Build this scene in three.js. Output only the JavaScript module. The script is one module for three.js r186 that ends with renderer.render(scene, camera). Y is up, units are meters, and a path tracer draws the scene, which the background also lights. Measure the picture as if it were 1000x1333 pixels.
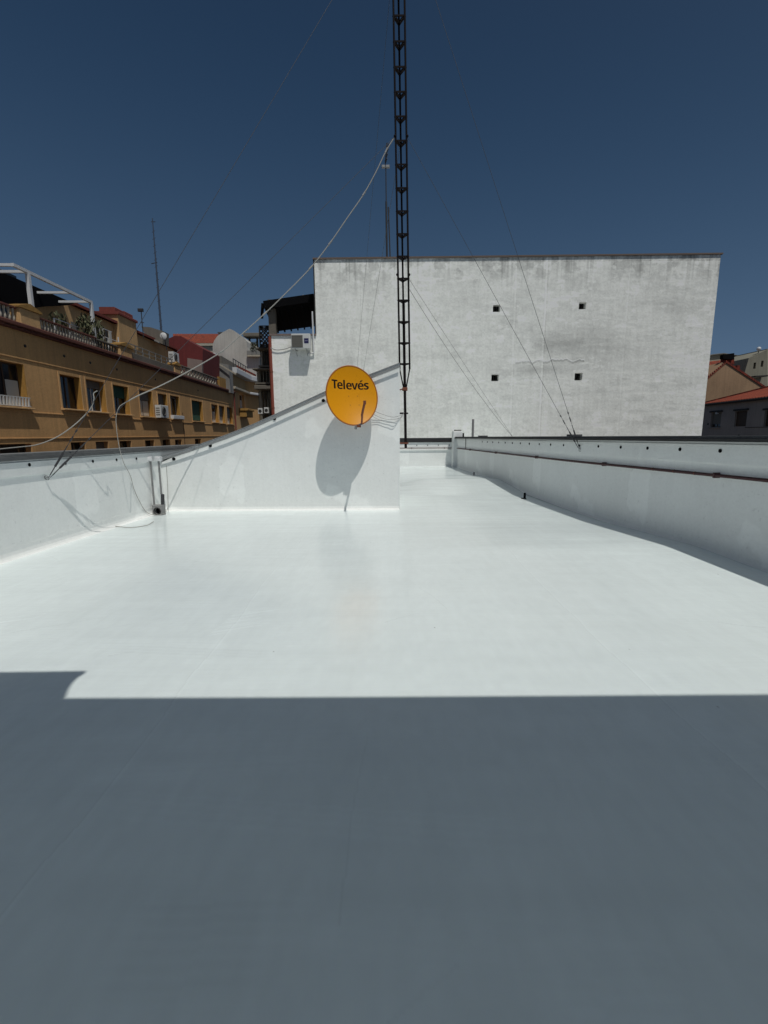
import * as THREE from 'three';
import { mergeGeometries } from 'three/addons/utils/BufferGeometryUtils.js';

// ---------------------------------------------------------------- camera, sky, sun, exposure
const scene = new THREE.Scene();
const F = 600, CX = 500, CY = 666.5;                       // focal length and centre, photograph pixels
const PITCH = Math.atan((CY - 565) / F), ROLL = -0.0058, EYE = 1.4;
const camera = new THREE.PerspectiveCamera(2 * Math.atan(CY / F) * 180 / Math.PI, 1000 / 1333, 0.05, 900);
camera.rotation.order = 'YXZ';
camera.position.set(0, EYE, 0);
camera.rotation.set(-PITCH, 0, ROLL);
camera.updateMatrixWorld(true);
scene.add(camera);

const SX = 0.22, SZ = 0.43;                                 // shadow shift per metre of height: to -x and to -z
const sunDir = new THREE.Vector3(SX, 1, SZ).normalize();
{
  const W = 512, H = 256, d = new Float32Array(W * H * 4), v = new THREE.Vector3();
  for (let j = 0; j < H; j++) for (let i = 0; i < W; i++) {
    const phi = ((i + .5) / W - .5) * Math.PI * 2, th = ((j + .5) / H - .5) * Math.PI;
    v.set(Math.cos(th) * Math.cos(phi), Math.sin(th), Math.cos(th) * Math.sin(phi));
    const e = Math.max(v.y, 0), c = Math.max(v.dot(sunDir), 0), w = .13 * c * c * c + .25 * Math.pow(c, 14);   // w: white glow round the sun, sized to lift the shaded floor
    const o = (j * W + i) * 4, lo = v.y < 0 ? Math.max(0.35, 1 + v.y * 2) : 1;
    d[o] = (.118 * Math.exp(-3.35 * e) + w) * lo; d[o + 1] = (.182 * Math.exp(-2.6 * e) + w * .97) * lo; d[o + 2] = (.272 * Math.exp(-2 * e) + w * .92) * lo; d[o + 3] = 1;
  }
  const t = new THREE.DataTexture(d, W, H, THREE.RGBAFormat, THREE.FloatType);
  t.mapping = THREE.EquirectangularReflectionMapping; t.magFilter = t.minFilter = THREE.LinearFilter; t.needsUpdate = true;
  scene.background = t; scene.environment = t;
}
const sun = new THREE.DirectionalLight(new THREE.Color().setRGB(1, 0.965, 0.90), 2.35);
sun.position.copy(sunDir).multiplyScalar(60).add(new THREE.Vector3(0, 0, -18)); sun.castShadow = true; sun.shadow.radius = 1;
sun.shadow.mapSize.set(4096, 4096);
Object.assign(sun.shadow.camera, { left: -50, right: 50, top: 50, bottom: -50, near: 1, far: 200 });
sun.target.position.set(0, 0, -18); scene.add(sun, sun.target);
const renderer = new THREE.WebGLRenderer({ antialias: true });
renderer.setSize(768, 1024);
renderer.toneMapping = THREE.LinearToneMapping;
renderer.toneMappingExposure = 1;
renderer.shadowMap.enabled = true;

// ---------------------------------------------------------------- helpers
let seed = 7;
const rnd = () => { seed = (seed * 1664525 + 1013904223) >>> 0; return seed / 4294967296; };
const rr = (a, b) => a + (b - a) * rnd();
const V = (x, y, z) => new THREE.Vector3(x, y, z);
const R = d => d * Math.PI / 180;
function ray(px, py) { return V((px - CX) / F, (CY - py) / F, -1).applyQuaternion(camera.quaternion); }
function onFloor(px, py, y = 0) { const r = ray(px, py), t = (y - EYE) / r.y; return V(r.x * t, y, r.z * t); }
function atDepth(px, py, d) { const r = ray(px, py), t = d / -r.z; return V(r.x * t, EYE + r.y * t, -d); }
function onLine(px, py, a, b) {                              // vertical plane over the plan line a-b
  const r = ray(px, py), nx = b.z - a.z, nz = -(b.x - a.x);
  const t = (a.x * nx + a.z * nz) / (r.x * nx + r.z * nz);
  return V(r.x * t, EYE + r.y * t, r.z * t);
}
const used = {};
function numbered(n) { used[n] = (used[n] ?? -1) + 1; return used[n] ? n + '_' + String(used[n]).padStart(3, '0') : n; }
function boxUV(g) {
  const p = g.attributes.position, n = g.attributes.normal, uv = new Float32Array(p.count * 2);
  for (let i = 0; i < p.count; i++) {
    const ax = Math.abs(n.getX(i)), ay = Math.abs(n.getY(i)), az = Math.abs(n.getZ(i));
    let u, v;
    if (ay >= ax && ay >= az) { u = p.getX(i); v = -p.getZ(i); } else if (ax > az) { u = p.getZ(i); v = p.getY(i); } else { u = p.getX(i); v = p.getY(i); }
    uv[2 * i] = u; uv[2 * i + 1] = v;
  }
  g.setAttribute('uv', new THREE.BufferAttribute(uv, 2));
  return g;
}
function merge(gs) {
  if (!Array.isArray(gs)) return gs;
  const a = gs.map(g => { const q = g.index ? g.toNonIndexed() : g; for (const k of Object.keys(q.attributes)) if (!['position', 'normal', 'uv'].includes(k)) q.deleteAttribute(k); return q; });
  return a.length === 1 ? a[0] : mergeGeometries(a);
}
function mesh(name, gs, mat, parent, keepUV) {
  const g = merge(gs); if (!keepUV) boxUV(g);
  const m = new THREE.Mesh(g, mat); m.castShadow = m.receiveShadow = true;
  if (parent) { m.name = name; parent.add(m); } else { m.name = numbered(name); scene.add(m); }
  return m;
}
function thing(name, label, category, pos, group) {
  const o = new THREE.Group(); o.name = numbered(name); o.userData = { label, category };
  if (group) o.userData.group = group;
  if (pos) o.position.copy(pos);
  scene.add(o); return o;
}
function tag(o, label, category, group) { o.userData.label = label; o.userData.category = category; if (group) o.userData.group = group; return o; }
function struct(name, gs, mat) { const m = mesh(name, gs, mat); m.userData.kind = 'structure'; return m; }
const box = (x0, x1, y0, y1, z0, z1) => new THREE.BoxGeometry(Math.abs(x1 - x0), Math.abs(y1 - y0), Math.abs(z1 - z0)).translate((x0 + x1) / 2, (y0 + y1) / 2, (z0 + z1) / 2);
function chbox(x0, x1, y0, y1, z0, z1, b = 0.01) {           // box with bevelled edges
  const s = new THREE.Shape(), w = x1 - x0, h = y1 - y0, d = z1 - z0;
  s.moveTo(b, b); s.lineTo(w - b, b); s.lineTo(w - b, h - b); s.lineTo(b, h - b); s.closePath();
  return new THREE.ExtrudeGeometry(s, { depth: d - 2 * b, bevelEnabled: true, bevelThickness: b, bevelSize: b, bevelSegments: 1 }).translate(x0, y0, z0 + b);
}
function bar(a, b, r, seg = 8, r2 = r) {
  const d = b.clone().sub(a), L = d.length();
  return new THREE.CylinderGeometry(r2, r, L, seg).translate(0, L / 2, 0)
    .applyQuaternion(new THREE.Quaternion().setFromUnitVectors(V(0, 1, 0), d.normalize())).translate(a.x, a.y, a.z);
}
function beam(a, b, w, h) {                                  // square bar
  const d = b.clone().sub(a), L = d.length(), m = new THREE.Matrix4();
  const f = d.normalize(), up = Math.abs(f.y) > .95 ? V(0, 0, 1) : V(0, 1, 0), x = new THREE.Vector3().crossVectors(up, f).normalize(), y = new THREE.Vector3().crossVectors(f, x);
  m.makeBasis(x, y, f); m.setPosition(a);
  return new THREE.BoxGeometry(w, h, L).translate(0, 0, L / 2).applyMatrix4(m);
}
const tube = (pts, r, n = 60, seg = 6) => new THREE.TubeGeometry(new THREE.CatmullRomCurve3(pts), n, r, seg);
function prism(pts, d, hs = []) {                            // outline in x,y extruded along +z
  const s = new THREE.Shape(pts.map(p => new THREE.Vector2(p[0], p[1])));
  for (const h of hs) s.holes.push(new THREE.Path(h.map(p => new THREE.Vector2(p[0], p[1]))));
  return new THREE.ExtrudeGeometry(s, { depth: d, bevelEnabled: false });
}
const rect = (x0, x1, y0, y1) => [[x0, y0], [x1, y0], [x1, y1], [x0, y1]];
function quadSlab(c, th) {                                   // slab on four corners, thickness downwards
  const n = c[1].clone().sub(c[0]).cross(c[3].clone().sub(c[0])).normalize().multiplyScalar(th);
  const b = c.map(p => p.clone().sub(n)), P = [];
  const q = (a, b2, c2, d) => P.push(a, b2, c2, a, c2, d);
  q(...c); q(b[3], b[2], b[1], b[0]);
  for (let i = 0; i < 4; i++) { const j = (i + 1) % 4; q(c[i], b[i], b[j], c[j]); }
  const g = new THREE.BufferGeometry().setFromPoints(P); g.computeVertexNormals(); g.setAttribute('uv', new THREE.BufferAttribute(new Float32Array(P.length * 2), 2)); return g;
}
// tiling noise
function lattice(n, s) { const a = new Float32Array(n * n); let q = s * 7919 + 13; for (let i = 0; i < n * n; i++) { q = (q * 1664525 + 1013904223) >>> 0; a[i] = q / 4294967296; } return a; }
const lat = lattice(256, 3);
function vn(x, y, px, py) {
  const xi = Math.floor(x), yi = Math.floor(y), fx = x - xi, fy = y - yi, sx = fx * fx * (3 - 2 * fx), sy = fy * fy * (3 - 2 * fy);
  const X0 = ((xi % px) + px) % px, X1 = (X0 + 1) % px, Y0 = ((yi % py) + py) % py, Y1 = (Y0 + 1) % py;
  const o = (px * 31 + py * 17) & 255, L = (a, b) => lat[((b + o) & 255) * 256 + ((a + o * 3) & 255)];
  return (L(X0, Y0) * (1 - sx) + L(X1, Y0) * sx) * (1 - sy) + (L(X0, Y1) * (1 - sx) + L(X1, Y1) * sx) * sy;
}
function fbm(u, v, px, py, oct) { let s = 0, a = .5, t = 0; for (let i = 0; i < oct; i++) { s += a * vn(u * px, v * py, px, py); t += a; a *= .55; px *= 2; py *= 2; } return s / t; }
function tex(W, H, fn, srgb, rep) {
  const d = new Uint8Array(W * H * 4);
  for (let j = 0; j < H; j++) for (let i = 0; i < W; i++) {
    const c = fn((i + .5) / W, (j + .5) / H), o = (j * W + i) * 4;
    if (typeof c === 'number') d[o] = d[o + 1] = d[o + 2] = Math.max(0, Math.min(255, c * 255)); else for (let k = 0; k < 3; k++) d[o + k] = Math.max(0, Math.min(255, c[k] * 255));
    d[o + 3] = 255;
  }
  const t = new THREE.DataTexture(d, W, H); t.wrapS = t.wrapT = THREE.RepeatWrapping; t.magFilter = THREE.LinearFilter; t.minFilter = THREE.LinearMipmapLinearFilter; t.generateMipmaps = true;
  if (srgb) t.colorSpace = THREE.SRGBColorSpace;
  if (rep) t.repeat.set(1 / rep[0], 1 / rep[1]);
  t.needsUpdate = true; return t;
}
const ss = (a, b, x) => { x = Math.max(0, Math.min(1, (x - a) / (b - a))); return x * x * (3 - 2 * x); };
const mul = (c, k) => [c[0] * k, c[1] * k, c[2] * k];
const mixc = (a, b, t) => [a[0] + (b[0] - a[0]) * t, a[1] + (b[1] - a[1]) * t, a[2] + (b[2] - a[2]) * t];
const lin = (r, g, b) => new THREE.Color().setRGB(r, g, b);
const std = (c, rough = .85, extra = {}) => new THREE.MeshStandardMaterial({ color: c, roughness: rough, ...extra });

// ---------------------------------------------------------------- materials
const M = {};
{ // roof paint: brushed elastic coating
  // uv 0..1 over the whole 11.4 x 25 m sheet: roller laps, brush marks, tide lines, scuffs
  const W = 1536, H = 2048, add = new Float32Array(W * H), put = (x, y, k) => { if (x >= 0 && y >= 0 && x < W && y < H) add[(y | 0) * W + (x | 0)] += k; };
  for (let i = 0; i < 420; i++) { const x0 = rr(0, W), y0 = rr(0, H), lx = rr(40, 260), wd = rr(8, 20), k = rr(-.016, .016), t = rr(-.06, .06); for (let a = 0; a < lx; a++) for (let b = 0; b < wd; b++) put(x0 + a, y0 + b + a * t, k * (.6 + .4 * Math.sin(b * 1.9 + i)) * Math.min(1, a / 12, (lx - a) / 12)); }
  for (let i = 0; i < 260; i++) { let x = rr(0, W), y = rr(0, H), an = rr(-.5, .5) + (rnd() < .25 ? 1.57 : 0); const n = rr(10, 90), k = rr(-.05, .035); for (let a = 0; a < n; a++) { put(x, y, k * (1 - a / n * .6)); x += Math.cos(an); y += Math.sin(an); an += rr(-.03, .03); } }
  for (const lx of [.17, .40, .63, .86]) for (let y = 0; y < H; y++) { const o = lx * W + (fbm(lx, y / H, 4, 30, 3) - .5) * 14; put(o, y, -.022); put(o + 1, y, .016); put(o + 2, y, .01); }
  for (let i = 0; i < 70; i++) { const x = rr(0, W), y = rr(0, H), k = -rr(.1, .4); put(x, y, k); if (rnd() < .4) put(x + 1, y, k * .7); }
  for (let i = 0; i < 26; i++) { const x0 = rr(0, W), y0 = rr(0, H); for (let b = 0; b < 14; b++) { const q = rr(10, 46), o = rr(-4, 4); for (let a = 0; a < q; a++) put(x0 + a + b * .6, y0 + b * 2.2 + a * .24 + o, .022); } }
  const colour = tex(W, H, (u, v) => {
    const q = fbm(u, v, 5, 10, 4), big = fbm(u + .37, v + .11, 7, 13, 4) - .5, streak = fbm(u, v, 12, 200, 3) - .5, streak2 = fbm(u + .3, v, 130, 14, 3) - .5, fine = fbm(u, v, 230, 250, 2) - .5;
    const tide = Math.exp(-(((q - .54) / .006) ** 2)) * .022 + Math.exp(-(((q - .42) / .005) ** 2)) * .016;
    return mul([.925, .945, .943], 1 + big * .05 + (q > .54 ? -.004 : 0) + streak * .022 + streak2 * .02 + fine * .025 - tide * .12 + add[Math.min(H - 1, (v * H) | 0) * W + Math.min(W - 1, (u * W) | 0)]);
  }, true);
  const bump = tex(1024, 1024, (u, v) => .5 + (fbm(u, v, 8, 120, 3) - .5) * .5 + (fbm(u + .2, v, 130, 8, 3) - .5) * .35 + (fbm(u, v, 5, 6, 3) - .5) * .6 + (fbm(u, v, 90, 90, 2) - .5) * .3, false, [3.1 / 11.4, 3.1 / 25]);
  const rough = tex(512, 512, (u, v) => .185 + (fbm(u, v, 5, 9, 4) - .5) * .16 + (fbm(u, v, 6, 80, 2) - .5) * .10, false, [4.3 / 11.4, 4.3 / 25]);
  M.floor = new THREE.MeshPhysicalMaterial({ map: colour, bumpMap: bump, bumpScale: .0013, roughnessMap: rough, roughness: 1, specularIntensity: .9, color: lin(.925, .975, .985) });
}
{ // painted parapet plaster
  const colour = tex(1024, 1024, (u, v) => {
    const big = fbm(u, v, 5, 4, 4) - .5, runs = fbm(u, v, 80, 4, 3) - .5, fine = fbm(u, v, 150, 150, 2) - .5;
    const patch = ss(.60, .66, fbm(u + .1, v + .6, 6, 5, 4)) * .035, pit = ss(.80, .9, fbm(u, v + .2, 110, 110, 2)) * .05;
    return mul([.945, .95, .945], 1 + big * .06 + runs * .018 + fine * .03 + patch - pit);
  }, true, [3.7, 3.7]);
  const bump = tex(1024, 1024, (u, v) => .5 + (fbm(u, v, 7, 9, 4) - .5) * .9 + (fbm(u, v, 120, 120, 2) - .5) * .05, false, [2.9, 2.9]);
  M.wall = std(lin(.965, .98, .975), .55, { map: colour, bumpMap: bump, bumpScale: .011 });
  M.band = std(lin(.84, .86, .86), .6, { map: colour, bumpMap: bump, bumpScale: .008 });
}
{ // rendered walls in one colour
  const t = tex(1024, 1024, (u, v) => {
    const big = fbm(u, v, 4, 3, 4) - .5, runs = fbm(u, v, 60, 3, 3) - .5, fine = fbm(u, v, 200, 200, 2) - .5;
    return mul([.9, .9, .9], 1 + big * .2 + runs * .12 + fine * .12);
  }, true, [6, 6]);
  const b = tex(512, 512, (u, v) => .5 + (fbm(u, v, 12, 12, 5) - .5) * .9, false, [2, 2]);
  const st = (r, g, bl, ro = .92) => std(lin(r, g, bl), ro, { map: t, bumpMap: b, bumpScale: .006 });
  M.ochre = st(.74, .435, .185); M.ochreLight = st(.76, .48, .225); M.attic = st(.66, .42, .20); M.sunlitReveal = st(.50, .27, .06);
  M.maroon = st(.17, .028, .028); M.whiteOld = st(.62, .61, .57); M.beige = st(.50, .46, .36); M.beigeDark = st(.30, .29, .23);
  M.greyWall = st(.42, .37, .34); M.brickFar = st(.42, .27, .16); M.pinkGrey = st(.30, .23, .21); M.concrete = st(.30, .30, .29); M.stone = st(.20, .18, .15);
  M.cornice = st(.16, .055, .04); M.cream = st(.60, .55, .45); M.street = st(.06, .06, .06); M.redPaint = st(.26, .06, .045); M.capOrange = st(.46, .26, .07);
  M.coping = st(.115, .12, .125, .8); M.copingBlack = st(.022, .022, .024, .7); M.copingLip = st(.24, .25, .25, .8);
}
{ // clay tiles
  const t = tex(512, 512, (u, v) => { const n = fbm(u, v, 24, 10, 4) - .5, k = fbm(u, v, 60, 30, 2) - .5; return mixc([.62, .30, .20], [.44, .22, .17], ss(-.18, .2, n)).map(x => x * (1 + k * .5)); }, true, [4, 4]);
  M.tile = std(lin(.95, .9, .9), .9, { map: t }); M.tileDark = std(lin(.62, .42, .42), .9, { map: t }); M.tileRed = std(lin(.50, .17, .17), .9, { map: t });
}
M.black = new THREE.MeshPhysicalMaterial({ color: lin(.006, .006, .007), roughness: .95, specularIntensity: .12 }); M.dark = std(lin(.03, .028, .026), .8); M.darkWood = std(lin(.035, .026, .02), .85);
M.rust = std(lin(.17, .055, .03), .85); M.mast = new THREE.MeshPhysicalMaterial({ color: lin(.011, .008, .009), roughness: .75, specularIntensity: .2 }); M.iron = std(lin(.045, .045, .05), .6, { metalness: .3 });
M.pipeRed = std(lin(.055, .013, .014), .6); M.galv = std(lin(.32, .33, .33), .5, { metalness: .6 }); M.greyPipe = std(lin(.22, .22, .22), .6);
M.whiteMetal = std(lin(.66, .67, .68), .5); M.cable = std(lin(.34, .335, .31), .7); M.greyCable = std(lin(.30, .30, .30), .6); M.wire = std(lin(.035, .04, .05), .6);
M.wireGrey = std(lin(.10, .10, .10), .6); M.glass = std(lin(.012, .014, .016), .12); M.frameWhite = std(lin(.6, .6, .58), .6); M.frameDark = std(lin(.06, .035, .02), .7);
M.shutter = std(lin(.16, .15, .13), .8); M.curtain = std(lin(.50, .49, .45), .9); M.green = std(lin(.02, .085, .06), .85);
M.acWhite = std(lin(.62, .63, .62), .5); M.acGrey = std(lin(.17, .165, .15), .8); M.pole = std(lin(.30, .28, .27), .6);
M.flash = std(lin(.27, .28, .28), .6, { metalness: .15 }); M.flashLight = std(lin(.70, .72, .72), .6);

// ---------------------------------------------------------------- our roof
const LW = [V(-4.30, 0, 3), onFloor(2, 731.5), onFloor(205, 667.5)];       // inner foot of the street parapet
const lA = LW[1], lB = LW[2];
const lSlope = (lB.x - lA.x) / (lB.z - lA.z), lX = z => lA.x + (z - lA.z) * lSlope;
const rPts = [[4.16, 3], [3.94, -3.0], [3.80, -4.6], [3.46, -8.6], [3.20, -15.4], [3.06, -19.9]];
const rX = z => { for (let i = 0; i < rPts.length - 1; i++) { const [x0, z0] = rPts[i], [x1, z1] = rPts[i + 1]; if (z <= z0 && z >= z1) return x0 + (x1 - x0) * (z - z0) / (z1 - z0); } return 3.06; };
const rTop = z => 1.30 + (z + 4.4) * .0062;                                // the parapet falls slightly towards the far end
const ZF = -19.9;
{ // floor: a grid with gentle ponding and falls
  const g = new THREE.PlaneGeometry(11.4, 25, 76, 170).rotateX(-Math.PI / 2).translate(0, 0, -9.2), p = g.attributes.position;
  for (let i = 0; i < p.count; i++) {
    const x = p.getX(i), z = p.getZ(i);
    const side = ss(-1.5, 2.2, x), d = -z, c1 = Math.max(0, 1 - Math.abs(d - 5.35) / 1.9) * .062, c2 = (d < 13.2 ? Math.max(0, (d - 10.6) / 2.6) : Math.max(.15, 1 - (d - 13.2) / 3)) * .13 * ss(.2, 1.4, x);
    p.setY(i, (fbm((x + 20) / 40, (z + 40) / 80, 14, 22, 2) - .5) * .012 - .004 + c1 * side + c2);
  }
  g.computeVertexNormals(); const m = mesh('roof_floor', [g], M.floor, null, true); m.userData.kind = 'structure';
}
struct('street', [box(-200, 200, -15.3, -15, -260, 90)], M.street);
tag(mesh('apartment_block', [box(lX(0) - .3, 4.5, -14.999, -.12, ZF - .25, 4.5)], M.ochre), 'body of the building under the white painted roof', 'building');

// street-side parapet
{
  const t = thing('parapet_wall', 'white painted roof parapet with grey coping, running along the street', 'parapet');
  const z0 = 3.2, z1 = ZF, sx = z => lX(z);
  const run = (off0, off1, y0, y1) => prism([[sx(z0) + off0, z0], [sx(z1) + off0, z1], [sx(z1) + off1, z1], [sx(z0) + off1, z0]].map(q => [q[0], -q[1]]), y1 - y0).rotateX(-Math.PI / 2).translate(0, y0, 0);
  mesh('wall', [run(-.26, 0, -.2, 1.12)], M.wall, t);
  mesh('band', [run(.001, .022, .935, 1.095)], M.band, t);
  mesh('cove', [prism([[0, 0], [.07, 0], [.035, .02], [.014, .045], [0, .1]], z0 - z1).translate(0, -.006, z1).applyMatrix4(new THREE.Matrix4().set(1, 0, lSlope, lX(0), 0, 1, 0, 0, 0, 0, 1, 0, 0, 0, 0, 1))], M.wall, t);
  { const P = [], n = 150; for (let i = 0; i <= n; i++) P.push([-z1 + (z1 - z0) * i / n, .135 + (fbm(i / n, .3, 40, 4, 4) - .5) * .06]); P.push([-z0, -.01], [-z1, -.01]);
    mesh('membrane_upturn', [prism(P.reverse(), .004).rotateY(Math.PI / 2).translate(.0005, 0, 0).applyMatrix4(new THREE.Matrix4().set(1, 0, lSlope, lX(0), 0, 1, 0, 0, 0, 0, 1, 0, 0, 0, 0, 1))], M.wall, t); }
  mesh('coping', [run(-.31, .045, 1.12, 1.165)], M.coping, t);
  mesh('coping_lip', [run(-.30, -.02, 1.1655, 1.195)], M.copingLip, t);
  const hole = new THREE.CylinderGeometry(.021, .021, .02, 12).rotateZ(Math.PI / 2);
  for (const [px, py] of [[36, 605], [83, 603], [119, 600.5], [150, 598.5], [176, 597]]) {
    const h = onLine(px, py, lA, lB), m = mesh('weep_hole', [hole.clone().translate(0, 0, 0)], M.black, t); m.position.set(h.x + .016, h.y, h.z);
  }
  const e = onLine(58, 622, lA, lB), eye = mesh('anchor_eye', [new THREE.TorusGeometry(.028, .006, 6, 14).rotateX(.3), bar(V(-.05, 0, 0), V(.02, 0, 0), .008)], M.galv, t); eye.position.set(e.x + .03, e.y, e.z);
}
// courtyard-side parapet
{
  const t = thing('parapet_wall', 'white painted parapet carrying a dark red pipe, in its own shade', 'parapet');
  const strip = (o0, o1, y0, y1) => {                       // follows the bends of the wall; y0, y1 functions of z
    const P = [], quad = (a, b, c, d) => P.push(a, b, c, a, c, d);
    for (let i = 0; i < rPts.length - 1; i++) {
      const [xa, za] = rPts[i], [xb, zb] = rPts[i + 1];
      const A = (o, y) => V(xa + o, y(za), za), B = (o, y) => V(xb + o, y(zb), zb);
      quad(A(o0, y0), A(o0, y1), B(o0, y1), B(o0, y0)); quad(B(o1, y0), B(o1, y1), A(o1, y1), A(o1, y0));
      quad(A(o0, y1), A(o1, y1), B(o1, y1), B(o0, y1)); quad(A(o1, y0), A(o0, y0), B(o0, y0), B(o1, y0));
    }
    const [xa, za] = rPts[0], [xb, zb] = rPts[rPts.length - 1];
    quad(V(xa + o0, y0(za), za), V(xa + o1, y0(za), za), V(xa + o1, y1(za), za), V(xa + o0, y1(za), za));
    quad(V(xb + o1, y0(zb), zb), V(xb + o0, y0(zb), zb), V(xb + o0, y1(zb), zb), V(xb + o1, y1(zb), zb));
    const g = new THREE.BufferGeometry().setFromPoints(P); g.computeVertexNormals(); return g;
  };
  const k = c => () => c, T = d => z => rTop(z) + d;
  mesh('wall', [strip(0, .30, k(-.2), T(0))], M.wall, t);
  mesh('band', [strip(-.018, -.001, T(-.24), T(-.03))], M.wall, t);
  { const P = []; const prof = [[-.0015, .10], [-.012, .055], [-.032, .024], [-.075, .0]]; for (let i = 0; i < rPts.length - 1; i++) for (let j = 0; j < 3; j++) { const [xa, za] = rPts[i], [xb, zb] = rPts[i + 1], A = k => V(xa + prof[k][0], prof[k][1], za), C = k => V(xb + prof[k][0], prof[k][1], zb); P.push(A(j), C(j), C(j + 1), A(j), C(j + 1), A(j + 1)); }
    const g = new THREE.BufferGeometry().setFromPoints(P); g.computeVertexNormals(); mesh('cove', [g], M.wall, t); }
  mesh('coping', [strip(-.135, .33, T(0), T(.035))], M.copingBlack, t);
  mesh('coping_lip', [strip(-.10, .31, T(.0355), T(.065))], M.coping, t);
  const hole = new THREE.CylinderGeometry(.02, .02, .02, 12).rotateZ(Math.PI / 2);
  for (let i = 0; i < 17; i++) { const z = -5.15 - i * .62, m = mesh('weep_hole', [hole.clone()], M.black, t); m.position.set(rX(z) - .016, rTop(z) - .1, z); m.scale.setScalar(1 + .25 * rnd()); }
  for (const [z, w] of [[-8.75, .24], [-15.6, .6]]) mesh('loose_tile', [chbox(rX(z) + .02, rX(z) + .02 + .2, rTop(z) + .066, rTop(z) + .1, z - w / 2, z + w / 2, .006)], M.coping, t);
  const e = V(rX(-8.2) - .02, rTop(-8.2) - .17, -8.2), eye = mesh('anchor_eye', [new THREE.TorusGeometry(.028, .006, 6, 14), bar(V(0, 0, 0), V(.07, 0, 0), .008)], M.galv, t); eye.position.copy(e);
}
// far parapet
{
  const t = thing('parapet_wall', 'low white end parapet with thick black coping below the party wall', 'parapet');
  const x0 = lX(ZF) - .26, x1 = 3.06;
  mesh('wall', [box(x0, x1, -.2, 1.04, ZF - .26, ZF)], M.wall, t);
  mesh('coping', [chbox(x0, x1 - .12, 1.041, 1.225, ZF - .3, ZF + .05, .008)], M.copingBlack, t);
  mesh('ledge', [chbox(x0 + .3, x1 - .03, .70, .745, ZF + .001, ZF + .05, .006)], M.wall, t);
  const hole = new THREE.CylinderGeometry(.025, .025, .02, 10).rotateX(Math.PI / 2);
  for (let i = 0; i < 6; i++) { const m = mesh('weep_hole', [hole.clone()], M.greyPipe, t); m.position.set(.5 + i * .46, .92, ZF + .004); }
}
// corner pillar and pipes on it
{
  const t = thing('corner_pillar', 'white pillar with small cap in the far corner of the roof', 'pillar', V(3.06, 0, ZF + .3));
  mesh('shaft', [chbox(-.16, .22, -.02, 1.5, -.3, .2, .02)], M.wall, t);
  mesh('cap', [chbox(-.08, .18, 1.501, 1.56, -.2, .12, .01)], M.concrete, t);
  mesh('opening', [box(.225, .3, 1.26, 1.42, -.1, .1)], M.black, t);
  const v = thing('vent_pipe', 'grey vent pipe standing beside the corner pillar', 'pipe', V(3.06 + .72, 1.15, ZF + .1));
  mesh('tube', [new THREE.CylinderGeometry(.05, .05, .85, 12).translate(0, .42, 0)], M.greyPipe, v);
  mesh('collar', [new THREE.CylinderGeometry(.065, .065, .04, 12).translate(0, .1, 0)], M.greyPipe, v);
}
// red pipe along the courtyard parapet
{
  const t = thing('wall_pipe', 'thin dark red pipe clamped along the shaded white parapet', 'pipe');
  const py = z => .93 + (z + 4.4) * .0085;
  const pts = [2, -1, -3, -4.6, -6.5, -8.6, -11, -13, -15.4, -17.5, ZF + .65].map(z => V(rX(z) - .045, py(z), z));
  mesh('tube', [tube(pts, .019, 120, 8)], M.pipeRed, t);
  for (const z of [-5.15, -7.4, -10.2, -13.4, -16.8]) mesh('clamp', [chbox(rX(z) - .066, rX(z) + .002, py(z) - .03, py(z) + .03, z - .016, z + .016, .004)], M.pipeRed, t);
  for (const z of [-5.45, -5.8, -6.2]) mesh('joint_ring', [new THREE.CylinderGeometry(.0215, .0215, .012, 10).rotateX(Math.PI / 2 - .0).translate(rX(z) - .045, py(z), z)], M.rust, t);
  const q = thing('wall_pipe', 'thin dark pipe along the end parapet under its black coping', 'pipe');
  mesh('tube', [bar(V(-3.6, .80, ZF + .04), V(2.9, .80, ZF + .04), .014)], M.pipeRed, q);
  for (const x of [-2.4, -.6, 1.2, 2.6]) mesh('clamp', [box(x - .012, x + .012, .775, .825, ZF + .001, ZF + .06)], M.pipeRed, q);
  const d = thing('down_pipe', 'short thin cable conduit dropping from coping to red pipe', 'pipe', V(rX(-17.6) - .03, 0, -17.6));
  mesh('tube', [bar(V(0, .80, 0), V(0, rTop(-17.6), 0), .012)], M.dark, d);
}
// small stubs in the gutter line
for (const [px, py, h] of [[683, 648, .13], [617, 619, .14]]) {
  const p = onFloor(px, py + 1), t = thing('drain_stub', h < .135 ? 'short black pipe stub with a foot, on the floor by the shaded parapet' : 'small grey pipe stub on the floor near the corner pillar', 'pipe', p);
  mesh('tube', [new THREE.CylinderGeometry(.024, .024, h, 10).translate(0, h / 2 - .005, 0)], h < .135 ? M.black : M.greyPipe, t);
  mesh('foot', [chbox(-.07, .03, -.004, .016, -.03, .03, .004)], h < .135 ? M.dark : M.greyPipe, t);
}

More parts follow.
